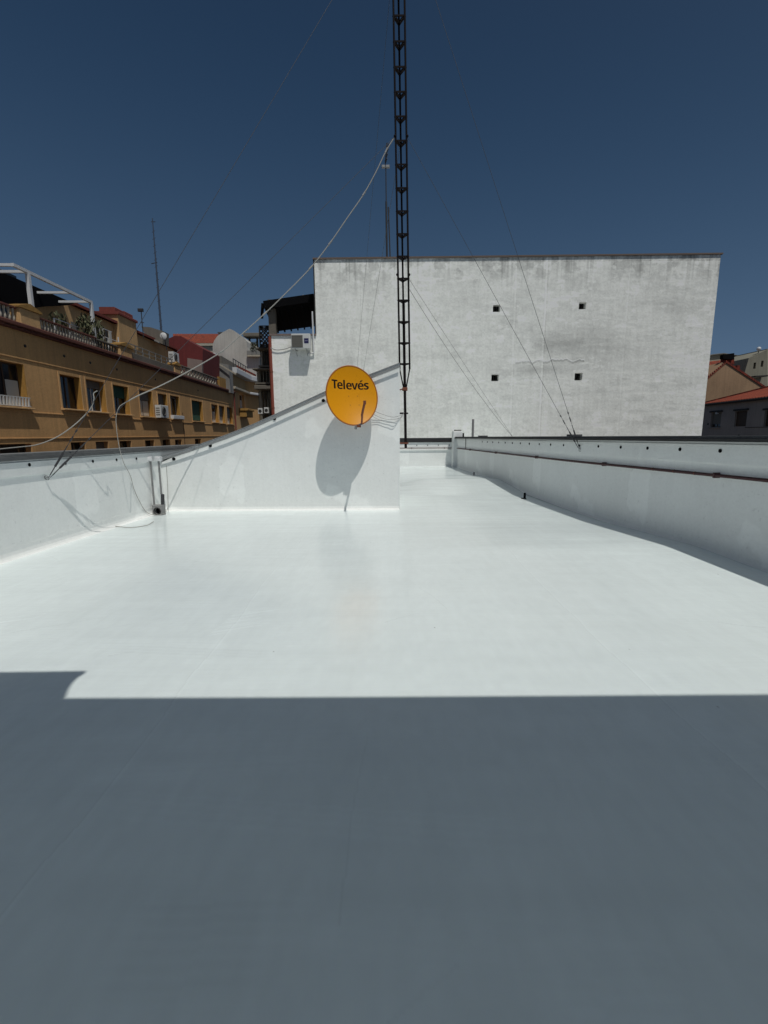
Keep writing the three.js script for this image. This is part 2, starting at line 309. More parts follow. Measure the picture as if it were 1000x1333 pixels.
// wall with the sloping top (carries the dish)
const DW = onFloor(360, 663.5).z;                            // plane of its face
const dp = (px, py) => { const q = atDepth(px, py, -DW); return [q.x, q.y]; };
const slopeTop = [[203, 600], [232, 592], [262, 582], [296, 570], [330, 556.5], [380, 534], [428, 512], [475, 494.5], [520.5, 477]].map(q => dp(...q));
const DWR = dp(520.5, 600)[0];
{
  const t = thing('sloping_wall', 'white wall with a top rising in a slope, behind the orange dish', 'wall');
  const xl = lX(DW) + .002, out = [[xl, -.1], [DWR, -.1], [DWR, slopeTop[8][1]], ...slopeTop.slice(1, 8).reverse(), [xl, slopeTop[0][1] - .03]];
  mesh('wall', [prism(out, 1.9).translate(0, 0, DW - 1.9)], M.wall, t);
  mesh('cove', [prism([[0, 0], [.06, 0], [.02, .025], [0, .08]], DWR - xl - .01).rotateY(Math.PI / 2).translate(xl, -.006, DW).scale(1, 1, 1)].map(g => { g.translate(-xl, 0, -DW); g.scale(1, 1, -1); g.translate(xl, 0, DW); const idx = g.attributes.position; for (let i = 0; i < idx.count; i += 3) for (const a of [g.attributes.position, g.attributes.normal, g.attributes.uv]) { const s = a.itemSize; for (let k = 0; k < s; k++) { const tmp = a.array[(i + 1) * s + k]; a.array[(i + 1) * s + k] = a.array[(i + 2) * s + k]; a.array[(i + 2) * s + k] = tmp; } } g.computeVertexNormals(); return g; }), M.wall, t);
  { const P = [[xl + .01, -.01], [DWR - .002, -.01]], n = 110; for (let i = n; i >= 0; i--) P.push([xl + .01 + (DWR - xl - .012) * i / n, .115 + (fbm(i / n, .7, 30, 4, 4) - .5) * .07]); mesh('membrane_upturn', [prism(P, .005).translate(0, 0, DW + .0005)], M.wall, t); }
  const band = (o0, o1, z0, z1, a = 0, b = 8) => { const s = slopeTop.slice(a, b + 1); return prism([...s.map(p => [p[0], p[1] + o1]), ...s.slice().reverse().map(p => [p[0], p[1] + o0])], z1 - z0).translate(0, 0, z0); };
  mesh('coping', [band(.001, .045, DW - 1.92, DW + .012)], M.flashLight, t);
  mesh('flashing', [band(-.02, .022, DW + .052, DW + .064)], M.flash, t);
  mesh('coping_lip', [band(.046, .066, DW - 1.9, DW + .02)], M.flash, t);
  const hole = new THREE.CylinderGeometry(.03, .03, .02, 12).rotateX(Math.PI / 2);
  for (const [px, py] of [[226.5, 597.5], [274, 580], [357.5, 545], [421, 521.5]]) { const q = dp(px, py), m = mesh('weep_hole', [hole.clone()], M.black, t); m.position.set(q[0], q[1], DW + .004); }
}
// outlet and conduits in the corner
{
  const c0 = onFloor(207, 669.5), z = c0.z, x = lX(z) + .13;
  const t = thing('drain_outlet', 'grey drain box with a black round mouth at the foot of the corner', 'drain', V(x, 0, z));
  const s = new THREE.Shape([[-.085, 0], [.085, 0], [.085, .17], [-.085, .17]].map(q => new THREE.Vector2(...q))); const h = new THREE.Path(); h.absarc(0, .07, .06, 0, Math.PI * 2, true); s.holes.push(h);
  mesh('box', [new THREE.ExtrudeGeometry(s, { depth: .12, bevelEnabled: true, bevelSize: .006, bevelThickness: .006, bevelSegments: 1 }).translate(0, 0, -.05)], M.greyPipe, t);
  mesh('mouth', [new THREE.CylinderGeometry(.062, .062, .04, 18).rotateX(Math.PI / 2).translate(0, .07, -.02)], M.black, t);
  mesh('mouth_ring', [new THREE.TorusGeometry(.06, .009, 6, 20).translate(0, .07, .078)], M.dark, t);
  mesh('elbow', [bar(V(.06, .15, -.02), V(.075, .36, -.02), .03, 10)], M.iron, t);
  for (const [dx, lab] of [[-.09, 'thin grey conduit clipped in the corner by the parapet'], [.055, 'thin grey conduit beside the corner, ending in the elbow above the drain box']]) {
    const c = thing('conduit', lab, 'pipe', V(x + dx, .17, z - .02));
    mesh('tube', [bar(V(0, .0 + (dx > 0 ? .19 : 0), 0), V(0, .80, 0), .017, 10)], M.greyPipe, c);
    mesh('top_fitting', [chbox(-.045, .045, .78, .86, -.06, .045, .012)], M.whiteMetal, c);
  }
}

// ---------------------------------------------------------------- satellite dish
{
  const c = V(-.535, 2.062, -8.19), t = thing('satellite_dish', 'orange satellite dish with black lettering on the sloping wall', 'dish', c);
  const A = .458, B = .516, D = .085, NU = 28, NV = 72;
  const cv = document.createElement('canvas'); cv.width = 1024; cv.height = 1024; const x = cv.getContext('2d');
  x.fillStyle = '#dc9400'; x.fillRect(0, 0, 1024, 1024);
  for (let i = 0; i < 900; i++) { x.fillStyle = `rgba(${rnd() < .5 ? '120,60,0' : '255,190,60'},${rr(.02, .07)})`; const w = rr(2, 40); x.fillRect(rr(0, 1024), rr(0, 1024), w * .3, w); }
  for (let i = 0; i < 60; i++) { x.fillStyle = `rgba(70,30,5,${rr(.1, .5)})`; x.beginPath(); x.arc(rr(120, 900), rr(100, 930), rr(1, 3.2), 0, 7); x.fill(); }
  x.strokeStyle = 'rgba(120,65,0,.35)'; x.lineWidth = 2; x.beginPath(); x.moveTo(678, 470); x.lineTo(690, 900); x.stroke();
  x.fillStyle = '#120c0a'; x.textBaseline = 'alphabetic';
  x.save(); x.translate(498, 388); x.rotate(.02); x.lineWidth = 7; x.strokeStyle = '#120c0a'; x.font = 'bold 205px sans-serif'; const word = 'Televés', adv = [...word].map((c, i) => x.measureText(c).width * (i ? .87 : .80)), w = adv.reduce((p, q) => p + q, 0); x.scale(748 / w, 1.0); let cx = -w / 2; [...word].forEach((c, i) => { x.fillText(c, cx, 0); cx += adv[i]; }); x.restore();
  for (let i = 0; i < 40; i++) { const q = i / 40; x.fillStyle = `rgba(${90 + rr(-20, 40)},${38 + rr(-10, 20)},8,.4)`; x.beginPath(); x.arc(690 + rr(-14, 14), 900 - rr(0, 60), rr(2, 7), 0, 7); x.fill(); }
  const map = new THREE.CanvasTexture(cv); map.colorSpace = THREE.SRGBColorSpace;
  const mat = new THREE.MeshPhysicalMaterial({ map, roughness: .42, specularIntensity: .6 });
  const pos = [], uv = [], idx = [];
  for (let i = 0; i <= NU; i++) for (let j = 0; j <= NV; j++) { const r = i / NU, a = j / NV * Math.PI * 2; pos.push(A * r * Math.cos(a), B * r * Math.sin(a), D * (r * r - 1)); uv.push(.5 + .5 * r * Math.cos(a), .5 + .5 * r * Math.sin(a)); }
  for (let i = 0; i < NU; i++) for (let j = 0; j < NV; j++) { const a = i * (NV + 1) + j, b = a + NV + 1; idx.push(a, b, b + 1, a, b + 1, a + 1); }
  const g = new THREE.BufferGeometry(); g.setAttribute('position', new THREE.Float32BufferAttribute(pos, 3)); g.setAttribute('uv', new THREE.Float32BufferAttribute(uv, 2)); g.setIndex(idx); g.computeVertexNormals();
  const orange = std(lin(.60, .21, .004), .45);
  const inner = new THREE.Group(); // only a frame of reference, folded into the parts below
  inner.rotation.order = 'YXZ'; inner.rotation.set(R(-11.5), R(21), R(1)); inner.updateMatrix();
  const P = geo => geo.applyMatrix4(inner.matrix), pt = (a, b, d) => V(a, b, d).applyMatrix4(inner.matrix);
  mesh('reflector', P(g), mat, t, true);
  mesh('reflector_back', P(g.clone().applyMatrix4(inner.matrix.clone().invert()).translate(0, 0, -.012)), orange, t);
  const ring = []; for (let j = 0; j < 90; j++) { const a = j / 90 * Math.PI * 2; ring.push(V(A * Math.cos(a), B * Math.sin(a), -.008)); }
  mesh('rim', P(new THREE.TubeGeometry(new THREE.CatmullRomCurve3(ring, true), 120, .0125, 8, true)), std(lin(.36, .11, .004), .5), t);
  for (const [a, b] of [[-.04, .01], [.12, .01], [-.03, -.15], [.13, -.15]]) { const q = pt(a, b, D * ((a / A) ** 2 + (b / B) ** 2 - 1) + .003); const m = mesh('bolt', [new THREE.SphereGeometry(.007, 8, 6)], M.capOrange, t); m.position.copy(q); }
  // mount behind
  const wallZ = DW - c.z;
  mesh('mount', [bar(pt(.04, -.06, -.1), V(.05, -.12, wallZ + .14), .028, 10), bar(V(.05, -.42, wallZ + .14), V(.05, .12, wallZ + .14), .026, 12), bar(V(.05, -.38, wallZ + .14), V(.05, -.38, wallZ), .02), bar(V(.05, .0, wallZ + .14), V(.05, .0, wallZ), .02), box(-.01, .11, -.45, -.31, wallZ, wallZ + .01), box(-.01, .11, -.07, .07, wallZ, wallZ + .01), box(-.06, .14, -.16, .04, wallZ + .2, wallZ + .26)], M.galv, t);
  // feed arm, rusty and bent, with its bracket under the rim
  const tip = V(-.30, 1.90, -7.58).sub(c), root = pt(.03, -B - .012, .0), root2 = pt(.115, -B * .97, .015);
  const mid = root2.clone().lerp(tip, .42).add(V(-.012, -.012, 0));
  mesh('feed_arm', [beam(root2, mid, .03, .03), beam(mid.clone().add(V(-.006, .002, 0)), tip, .03, .036), chbox(-.022, .022, -.03, .03, -.012, .012, .004).translate(tip.x, tip.y, tip.z)], M.rust, t);
  mesh('arm_bracket', [beam(root, root2, .03, .03), chbox(-.028, .012, -.055, .012, -.02, .02, .004).translate(root.x - .01, root.y - .008, root.z), bar(root.clone().add(V(-.035, -.05, .01)), root.clone().add(V(-.01, .0, .02)), .012)], M.galv, t);
  mesh('rusty_clamp', [chbox(-.02, .05, -.035, .012, -.018, .026, .004).translate(root.x + .02, root.y + .006, root.z + .012)], M.rust, t);
}

// ---------------------------------------------------------------- lattice mast with its guys
const MD = 9.25, mastB = atDepth(528.3, 583, MD), mastAxis = y => { const k = (y - mastB.y) / 7.6; return V(mastB.x - .135 * k, y, mastB.z); };
const mastY = py => atDepth(522, py, MD).y;
{
  const t = thing('lattice_mast', 'tall dark triangular lattice mast rising beside the sloping wall', 'mast');
  const yTop = 10.4, yLat = mastY(481), yCone = mastY(508), S = .192;
  const corner = [V(-S / 2, 0, .055), V(S / 2, 0, .055), V(0, 0, -.11)];
  for (const k of corner) mesh('leg', [bar(mastAxis(yLat).add(k), mastAxis(yTop).add(k), .0175, 8), bar(mastAxis(yCone).add(k.clone().multiplyScalar(.18)), mastAxis(yLat).add(k), .012, 8)], M.mast, t);
  const y0 = mastY(474), y1 = mastY(24), n = Math.round((y1 - y0) / .382), dy = (y1 - y0) / n;
  for (let y = y0; y < yTop; y += dy) {
    const p = mastAxis(y), c = corner.map(k => p.clone().add(k));
    mesh('rung', [beam(c[0], c[1], .02, .022), beam(c[1], c[2], .05, .018), beam(c[2], c[0], .05, .018), new THREE.CylinderGeometry(.02, .02, .05, 8).translate(c[2].x, c[2].y, c[2].z)], M.mast, t);
  }
  mesh('pole', [bar(mastB, mastAxis(mastY(395)), .026, 12)], M.mast, t);
  const p = mastAxis(yCone + .02); mesh('cone_clamp', [chbox(-.05, .05, -.03, .03, -.05, .05, .01).translate(p.x, p.y, p.z), bar(p.clone().add(V(-.03, 0, .03)), p.clone().add(V(-.13, -.02, .04)), .012), bar(p.clone().add(V(-.11, -.02, .04)), p.clone().add(V(-.135, -.12, .05)), .008)], M.rust, t);
  for (const py of [577, 538]) { const q = mastAxis(mastY(py)); mesh('wall_bracket', [box(DWR - q.x, .03, -.016, .016, -.02, .02).translate(q.x, q.y, q.z), chbox(-.045, .055, -.014, .014, -.032, .032, .006).translate(q.x, q.y, q.z)], py > 550 ? M.rust : M.mast, t); }
  for (const py of [180, 359, -125]) { const q = mastAxis(mastY(py)); for (const k of corner) mesh('guy_lug', [new THREE.SphereGeometry(.026, 8, 6).translate(q.x + k.x * 1.12, q.y, q.z + k.z * 1.12)], M.mast, t); }
}
function guy(label, a, b, { sag = 0, r = .0035, mat = M.wire, turn = true } = {}) {
  const t = thing('guy_wire', label, 'wire', null, 'guy wires of the mast');
  const m = a.clone().lerp(b, .5); m.y -= sag;
  const c = sag ? new THREE.QuadraticBezierCurve3(a, m, b) : new THREE.LineCurve3(a, b);
  mesh('strand', [new THREE.TubeGeometry(c, sag ? 40 : 2, r, 5)], mat, t);
  if (turn) {
    const d = c.getPoint(.94).sub(b).normalize(), at = s => b.clone().add(d.clone().multiplyScalar(s));
    mesh('turnbuckle', [bar(at(.16), at(.36), .013, 8), bar(at(.04), at(.16), .006), bar(at(.36), at(.46), .006)], M.iron, t);
    mesh('thimble', [bar(at(.52), at(.60), .009)], M.iron, t); mesh('wire_clip', [bar(at(.66), at(.70), .010)], M.iron, t);
  }
  return t;
}
const lug = py => mastAxis(mastY(py));
const aL = onLine(58, 622, lA, lB).add(V(.05, 0, 0)), aR = V(rX(-8.2) - .03, rTop(-8.2) - .17, -8.2), aB = V(-1.43, .86, ZF + .03), aC = V(rX(-12.4) + .1, rTop(-12.4) + .07, -12.4);
guy('upper guy wire from the mast to the street parapet anchor', lug(-125).add(V(-.1, 0, .06)), aL);
guy('lower guy wire from the mast to the street parapet anchor', lug(180).add(V(-.1, 0, .06)), aL.clone().add(V(0, 0, -.03)));
guy('upper guy wire from the mast to the shaded parapet anchor', lug(-125).add(V(.1, 0, .06)), aR);
guy('lower guy wire from the mast to the shaded parapet anchor', lug(180).add(V(.1, 0, .06)), aR.clone().add(V(0, 0, -.03)));
guy('upper guy wire from the mast to the end parapet, behind the dish', lug(-125).add(V(0, 0, -.12)), aB, { mat: M.wireGrey });
guy('lower guy wire from the mast to the end parapet, behind the dish', lug(180).add(V(0, 0, -.12)), aB.clone().add(V(.04, 0, 0)), { mat: M.wireGrey });
guy('slack dark wire from the mast collar to the shaded coping', lug(375).add(V(.1, 0, 0)), aC, { sag: .25, turn: false, mat: M.wireGrey, r: .004 });
guy('taut thin wire from the mast collar to the shaded coping', lug(362).add(V(.1, 0, 0)), aC.clone().add(V(0, 0, .02)), { sag: .04, turn: false, mat: M.wireGrey, r: .003 });

// cables
{
  const along = (pts) => pts.map(([px, py, d]) => atDepth(px, py, d));
  const t = thing('cable_bundle', 'white cable bundle sagging from the mast across the street parapet', 'cable');
  const main = along([[513.5, 179, 9.2], [503, 196, 9.15], [490, 223, 9.1], [474, 252, 9.03], [452, 284, 8.95], [430, 316, 8.87], [405, 348, 8.78], [376, 378, 8.65], [345, 408, 8.5], [315, 435, 8.35], [288, 458, 8.2], [262, 474, 8.05], [235, 489, 7.88], [205, 504, 7.65], [180, 515, 7.45], [165, 523, 7.35]]);
  mesh('cable', [tube(main, .0095, 200, 8)], M.cable, t);
  for (const i of [1, 3, 5, 6, 8, 10]) { const d = main[i + 1].clone().sub(main[i]).normalize().multiplyScalar(.05); mesh('tie', [bar(main[i].clone().sub(d), main[i].clone().add(d), .015, 8)], i % 2 ? M.greyCable : M.cable, t); }
  const tail = [main[15], ...along([[156, 529, 7.3], [151.5, 541, 7.25], [152, 560, 7.22], [156, 585, 7.2], [161, 602, 7.15]])]; tail.push(...[[168, 622], [172, 637], [180, 655], [190, 669]].map(([px, py]) => onLine(px, py, lA, lB).add(V(.03, .02, 0))));
  const e = tail[tail.length - 1]; tail.push(V(e.x + .12, .02, e.z - .02), V(e.x + .22, .03, e.z - .2), V(lX(DW) + .1, .3, DW + .05), V(lX(DW) + .12, .85, DW + .05));
  mesh('tail_cable', [tube(tail, .005, 160, 6)], M.cable, t);
  const f = thing('floor_cable', 'thin white cable end lying on the floor near the drain box', 'cable');
  mesh('cable', [tube([onFloor(200, 679, .012), onFloor(190, 684, .01), onFloor(172, 686.5, .01), onFloor(150, 685, .01)].map((p, i) => p.add(V(.0, 0, 0))), .006, 40)], M.cable, f);
  const l = thing('loose_cable', 'loose pale cable end curling up over the street parapet coping', 'cable');
  mesh('cable', [tube(along([[-60, 592, 5.25], [0, 584.5, 5.6], [25, 582, 5.8], [48, 579, 6], [72, 570, 6.15], [92, 557, 6.25], [108, 543, 6.35], [119, 530, 6.4], [122.5, 519, 6.42], [122, 512, 6.44], [127, 508.5, 6.46]]), .0065, 120)], M.cable, l);
  const w = [[[503, 541], [512, 543], [521, 541], [527, 536]], [[494, 543], [506, 546], [518, 545], [526, 538]], [[493, 546], [505, 550], [516, 549], [524, 543]]];
  w.forEach((pts, i) => { const k = thing('coaxial_cable', ['thin grey cable strung tautest from dish to mast pole', 'thin grey cable strung from dish to mast, between two others', 'thin grey cable drooping lowest from dish to mast pole'][i], 'cable');
    mesh('cable', [tube([V(-.42, 2.05, DW + .1), V(-.25, 1.86 - i * .05, DW + .08), ...pts.slice(0, 3).map(([a, b]) => atDepth(a, b, -DW - .04)), lug(537).add(V(-.02, 0, .02))], .0042, 50)], M.greyCable, k); });
  const hk = thing('hanging_wire', 'thin wire fixed along the white wall below the air conditioner', 'wire');
  mesh('wire', [tube([[352, 453], [360, 455.5], [370, 454.5], [381, 451]].map(([a, b]) => atDepth(a, b, 21.44)), .018, 30)], M.greyCable, hk);
}

// ---------------------------------------------------------------- added canopy over the camera, unseen, shaped for the near shadow and its fill
{
  const t = thing('added_canopy', 'added unseen flat white canopy on four posts, shaping the floor shadow', 'canopy');
  const e = onFloor(500, 906), H = 3.3, zE = e.z + SZ * H;           // the shadow edge of its front
  const st = onFloor(88, 905.5), xs = st.x + SX * H, e2 = onFloor(60, 879), z2 = e2.z + SZ * (H + .02), xt = onFloor(105, 879).x + SX * (H + .02);
  mesh('roof', [box(-4.05, 3.75, H - .16, H, zE, 1.3)], M.wall, t);
  const s = new THREE.Shape([[-3.9, -z2], ...[[112, 873], [102, 879], [95, 886], [90, 894], [87, 903]].map(([px, py]) => { const q = onFloor(px, py); return [q.x + SX * (H + .02), -(q.z + SZ * (H + .02))]; }), [xs, -zE - .3], [-3.9, -zE - .3]].map(q => new THREE.Vector2(...q)));
  mesh('shadow_notch_board', [new THREE.ExtrudeGeometry(s, { depth: .06, bevelEnabled: false }).rotateX(-Math.PI / 2).translate(0, H - .04, 0)], M.whiteOld, t);  // added board, outlined to cast the stepped corner of the floor shadow
  for (const x of [-3.95, 3.65]) for (const z of [zE + .25, 1.2]) mesh('post', [box(x - .06, x + .06, -.02, H - .161, z - .06, z + .06)], M.whiteMetal, t);
}

// ---------------------------------------------------------------- party wall building at the end of the roof
const ZP = 21.5, pw = (px, py) => { const q = atDepth(px, py, ZP); return [q.x, q.y]; };
{
  const t = thing('party_wall_building', 'tall building with a blank weathered white party wall', 'building');
  const tl = pw(410, 338), tr = pw(938, 331.5), br = pw(913, 574), st1 = pw(411, 437), st2 = pw(352.5, 437), x0 = (st2[0] + pw(358, 530)[0]) / 2, x1 = (tr[0] + br[0]) / 2, xs = (tl[0] + st1[0]) / 2;
  const holesPx = [[642, 397, 651, 406], [754, 393.5, 763, 402.5], [640, 487.5, 649, 496], [748.5, 485.5, 758, 495]];
  const hs = holesPx.map(([a, b, c, d]) => { const p = pw(a, b), q = pw(c, d); return [p[0], q[0], q[1], p[1]]; });
  const X0 = x0, X1 = x1, W = X1 - X0, Y0 = -2, Hh = 11.5;
  const g = prism([[x0, -15], [x1, -15], [x1, tr[1]], [xs, tl[1]], [xs, st1[1]], [x0, st2[1]]], .3, hs.map(h => rect(...h))).translate(0, 0, -ZP - .3);
  boxUV(g);
  { const p = g.attributes.position, n = g.attributes.normal, uv = g.attributes.uv; for (let i = 0; i < p.count; i++) if (Math.abs(n.getZ(i)) > .5) uv.setXY(i, (p.getX(i) - X0) / W, (p.getY(i) - Y0) / Hh); else uv.setXY(i, uv.getX(i) / W, uv.getY(i) / Hh); }
  const fx = px => (pw(px, 450)[0] - X0) / W, fy = py => (pw(650, py)[1] - Y0) / Hh, topV = (tl[1] - Y0) / Hh;
  const joints = [[668, .5], [707, 1], [812, .35], [560, .25], [468, .3]].map(([px, k]) => [fx(px), k]);
  const crackY = fy(471), c0 = fx(672), c1 = fx(762), sm = [[fx(775), fy(452), .09, .06, .09], [fx(720), fy(448), .06, .03, .08], [fx(700), fy(482), .07, .02, .10], [fx(570), fy(462), .06, .02, .05], [fx(840), fy(350), .07, .02, .07], [fx(450), fy(470), .03, .03, .06], [fx(880), fy(400), .06, .03, .06], [fx(620), fy(352), .05, .02, .06], [fx(860), fy(550), .05, .012, .07]];
  const cLine = u => crackY + (fbm(u, .3, 64, 4, 3) - .5) * .02 - ss(c0, c1, u) * -.004;
  const col = tex(2048, 1024, (u, v) => {
    const dist = fbm(u, v, 9, 7, 3) - .5;
    let k = 1 + (fbm(u, v, 6, 5, 5) - .5) * .10 + (fbm(u + dist * .02, v + dist * .05, 24, 50, 5) - .5) * .09 + (fbm(u, v, 160, 12, 3) - .5) * .07 + (fbm(u, v, 300, 200, 2) - .5) * .10;
    for (const [a, b, rx, ry, s] of sm) { const q = ((u - a) / rx) ** 2 + ((v - b) / ry) ** 2; if (q < 4) k -= s * Math.exp(-q) * (.3 + 1.4 * fbm(u, v, 40, 50, 3)); }
    for (const [a, s] of joints) { const q = Math.abs(u - a - (fbm(.2, v, 4, 20, 2) - .5) * .002); if (q < .0022) k += .06 * s; else if (q < .0045 && u > a) k -= .05 * s; }
    const dt = topV - v; let c = [.965, .97, .955];
    if (dt > -.02 && dt < .14) { const n = fbm(u, v, 50, 26, 4), pl = ss(.50, .62, n) * ss(.14, .0, dt); k -= pl * .12; k += ss(.56, .62, fbm(u + .3, v, 30, 30, 4)) * .07 * ss(.12, .02, dt); if (dt < .012) k -= .18 * fbm(u, v, 200, 60, 2); const run = ss(.58, .72, fbm(u, .5, 130, 4, 3)); k -= run * .09 * ss(.14, .01, dt); }
    const dark = ss(.66, .74, fbm(u + .7, v + .1, 26, 30, 4)); k -= dark * .035;
    const lite = ss(.66, .71, fbm(u + .15, v + .45, 30, 40, 4)); k += lite * .06;
    if (u > c0 && u < c1) { const q = v - cLine(u); if (q > 0 && q < .005) k += .10; else if (q < 0 && q > -.007) k -= .13; }  // crack line, with a highlight above it put into the colour
    return mul(c, k);
  }, true);
  const bmp = tex(2048, 1024, (u, v) => {
    let h = .45 + (fbm(u, v, 10, 8, 5) - .5) * .5 + (fbm(u + (fbm(u, v, 9, 7, 2) - .5) * .03, v + (fbm(u, v, 7, 9, 2) - .5) * .05, 24, 60, 4) - .5) * .5 + (fbm(u, v, 320, 220, 2) - .5) * .12;
    for (const [a, s] of joints) { if (Math.abs(u - a) < .002) h += .12 * s; }
    if (u > c0 && u < c1 && v > cLine(u)) h += .25 * ss(.03, 0, v - cLine(u));
    return h;
  }, false);
  const mat = std(lin(.98, .985, .97), .92, { map: col, bumpMap: bmp, bumpScale: .018 });
  mesh('party_wall', g, mat, t, true);
  mesh('body', [prism([[x0 + .02, -14.999], [x1 - .02, -14.999], [x1 - .02, tr[1] - .2], [xs + .02, tl[1] - .2], [xs + .02, st1[1] - .1], [x0 + .02, st2[1] - .1]], 13).translate(0, 0, -ZP - 13.31)], M.whiteOld, t);
  const cop = (a, b, yo, th) => prism([[a[0], a[1] + yo], [b[0], b[1] + yo], [b[0], b[1] + yo + th], [a[0], a[1] + yo + th]], .42);
  mesh('coping', [cop([xs - .06, tl[1]], [x1 + .06, tr[1]], .002, .06).translate(0, 0, -ZP - .36)], std(lin(.16, .12, .10), .9), t);
  mesh('step_coping', [cop([x0 - .07, st2[1]], [xs - .002, st1[1]], .002, .07).translate(0, 0, -ZP - .36)], M.pinkGrey, t);
  mesh('corner_strip', [box(xs - .05, xs - .002, st1[1] + .08, tl[1], -ZP - .25, -ZP + .02)], M.dark, t);
  for (const h of hs) { const w = mesh('vent_opening', [box(h[0] + .02, h[1] - .02, h[2] + .02, h[3] - .02, -ZP - .29, -ZP - .25)], M.black, t); mesh('louvre', [0, 1].map(i => box(h[0] + .01 + (h[1] - h[0]) * (.35 + .3 * i), h[0] + .04 + (h[1] - h[0]) * (.35 + .3 * i), h[2] + .01, h[3] - .01, -ZP - .24, -ZP - .22)), M.dark, w); }
  // red down pipe on the edge
  const d = thing('down_pipe', 'red-brown rain pipe on the edge of the white party wall', 'pipe', V(x0 - .07, 0, -ZP + .0));
  mesh('tube', [bar(V(0, -15, 0), V(0, st2[1] - .05, 0), .075, 10)], std(lin(.22, .05, .03), .7), d);
  for (const y of [.5, 2.6, 4.2]) mesh('clamp', [new THREE.CylinderGeometry(.09, .09, .05, 10).translate(0, y, 0)], M.rust, d);
  // white service pipe on the step
  const s1 = thing('service_pipe', 'short white pipe rising beside the air conditioner on the step', 'pipe', V(xs - .12, st1[1], -ZP + .08));
  mesh('tube', [bar(V(0, -.75, 0), V(-.02, 1.0, 0), .035)], M.whiteMetal, s1);
  mesh('elbow', [bar(V(0, -.75, 0), V(-.3, -.78, 0), .03)], M.whiteMetal, s1);
  // air conditioner
  const ac0 = pw(382.2, 456.3), ac1 = pw(405.5, 437.2), aw = ac1[0] - ac0[0], ah = ac1[1] - ac0[1];
  const a = thing('air_conditioner', 'white air conditioner with a blue label, hung on the white party wall', 'air conditioner', V(ac0[0], ac0[1], -ZP));
  mesh('casing', [chbox(0, aw, 0, ah, .12, .48, .02)], M.acWhite, a);
  mesh('fan_grille', [chbox(.03, aw * .62, .05, ah - .06, .47, .495, .01)], M.acGrey, a);
  { const gg = []; for (let i = 0; i < 7; i++) gg.push(box(.04, aw * .61, .08 + i * (ah - .16) / 6.4, .095 + i * (ah - .16) / 6.4, .496, .506)); mesh('grille_bars', gg, M.shutter, a); }
  const cv = document.createElement('canvas'); cv.width = 128; cv.height = 128; const c2 = cv.getContext('2d'); c2.fillStyle = '#17164e'; c2.fillRect(0, 0, 128, 128); c2.fillStyle = '#9a9ab8'; c2.fillRect(18, 58, 92, 12);
  const mp = new THREE.CanvasTexture(cv); mp.colorSpace = THREE.SRGBColorSpace;
  mesh('label_plate', new THREE.BoxGeometry(aw * .24, ah * .33, .006).translate(aw * .81, ah * .52, .484), std(0xffffff, .6, { map: mp }), a, true);
  for (const x of [aw * .2, aw * .78]) mesh('bracket', [beam(V(x, -.02, 0), V(x, -.02, .47), .03, .03), beam(V(x, -.25, .01), V(x, -.02, .4), .02, .02)], M.galv, a);
}
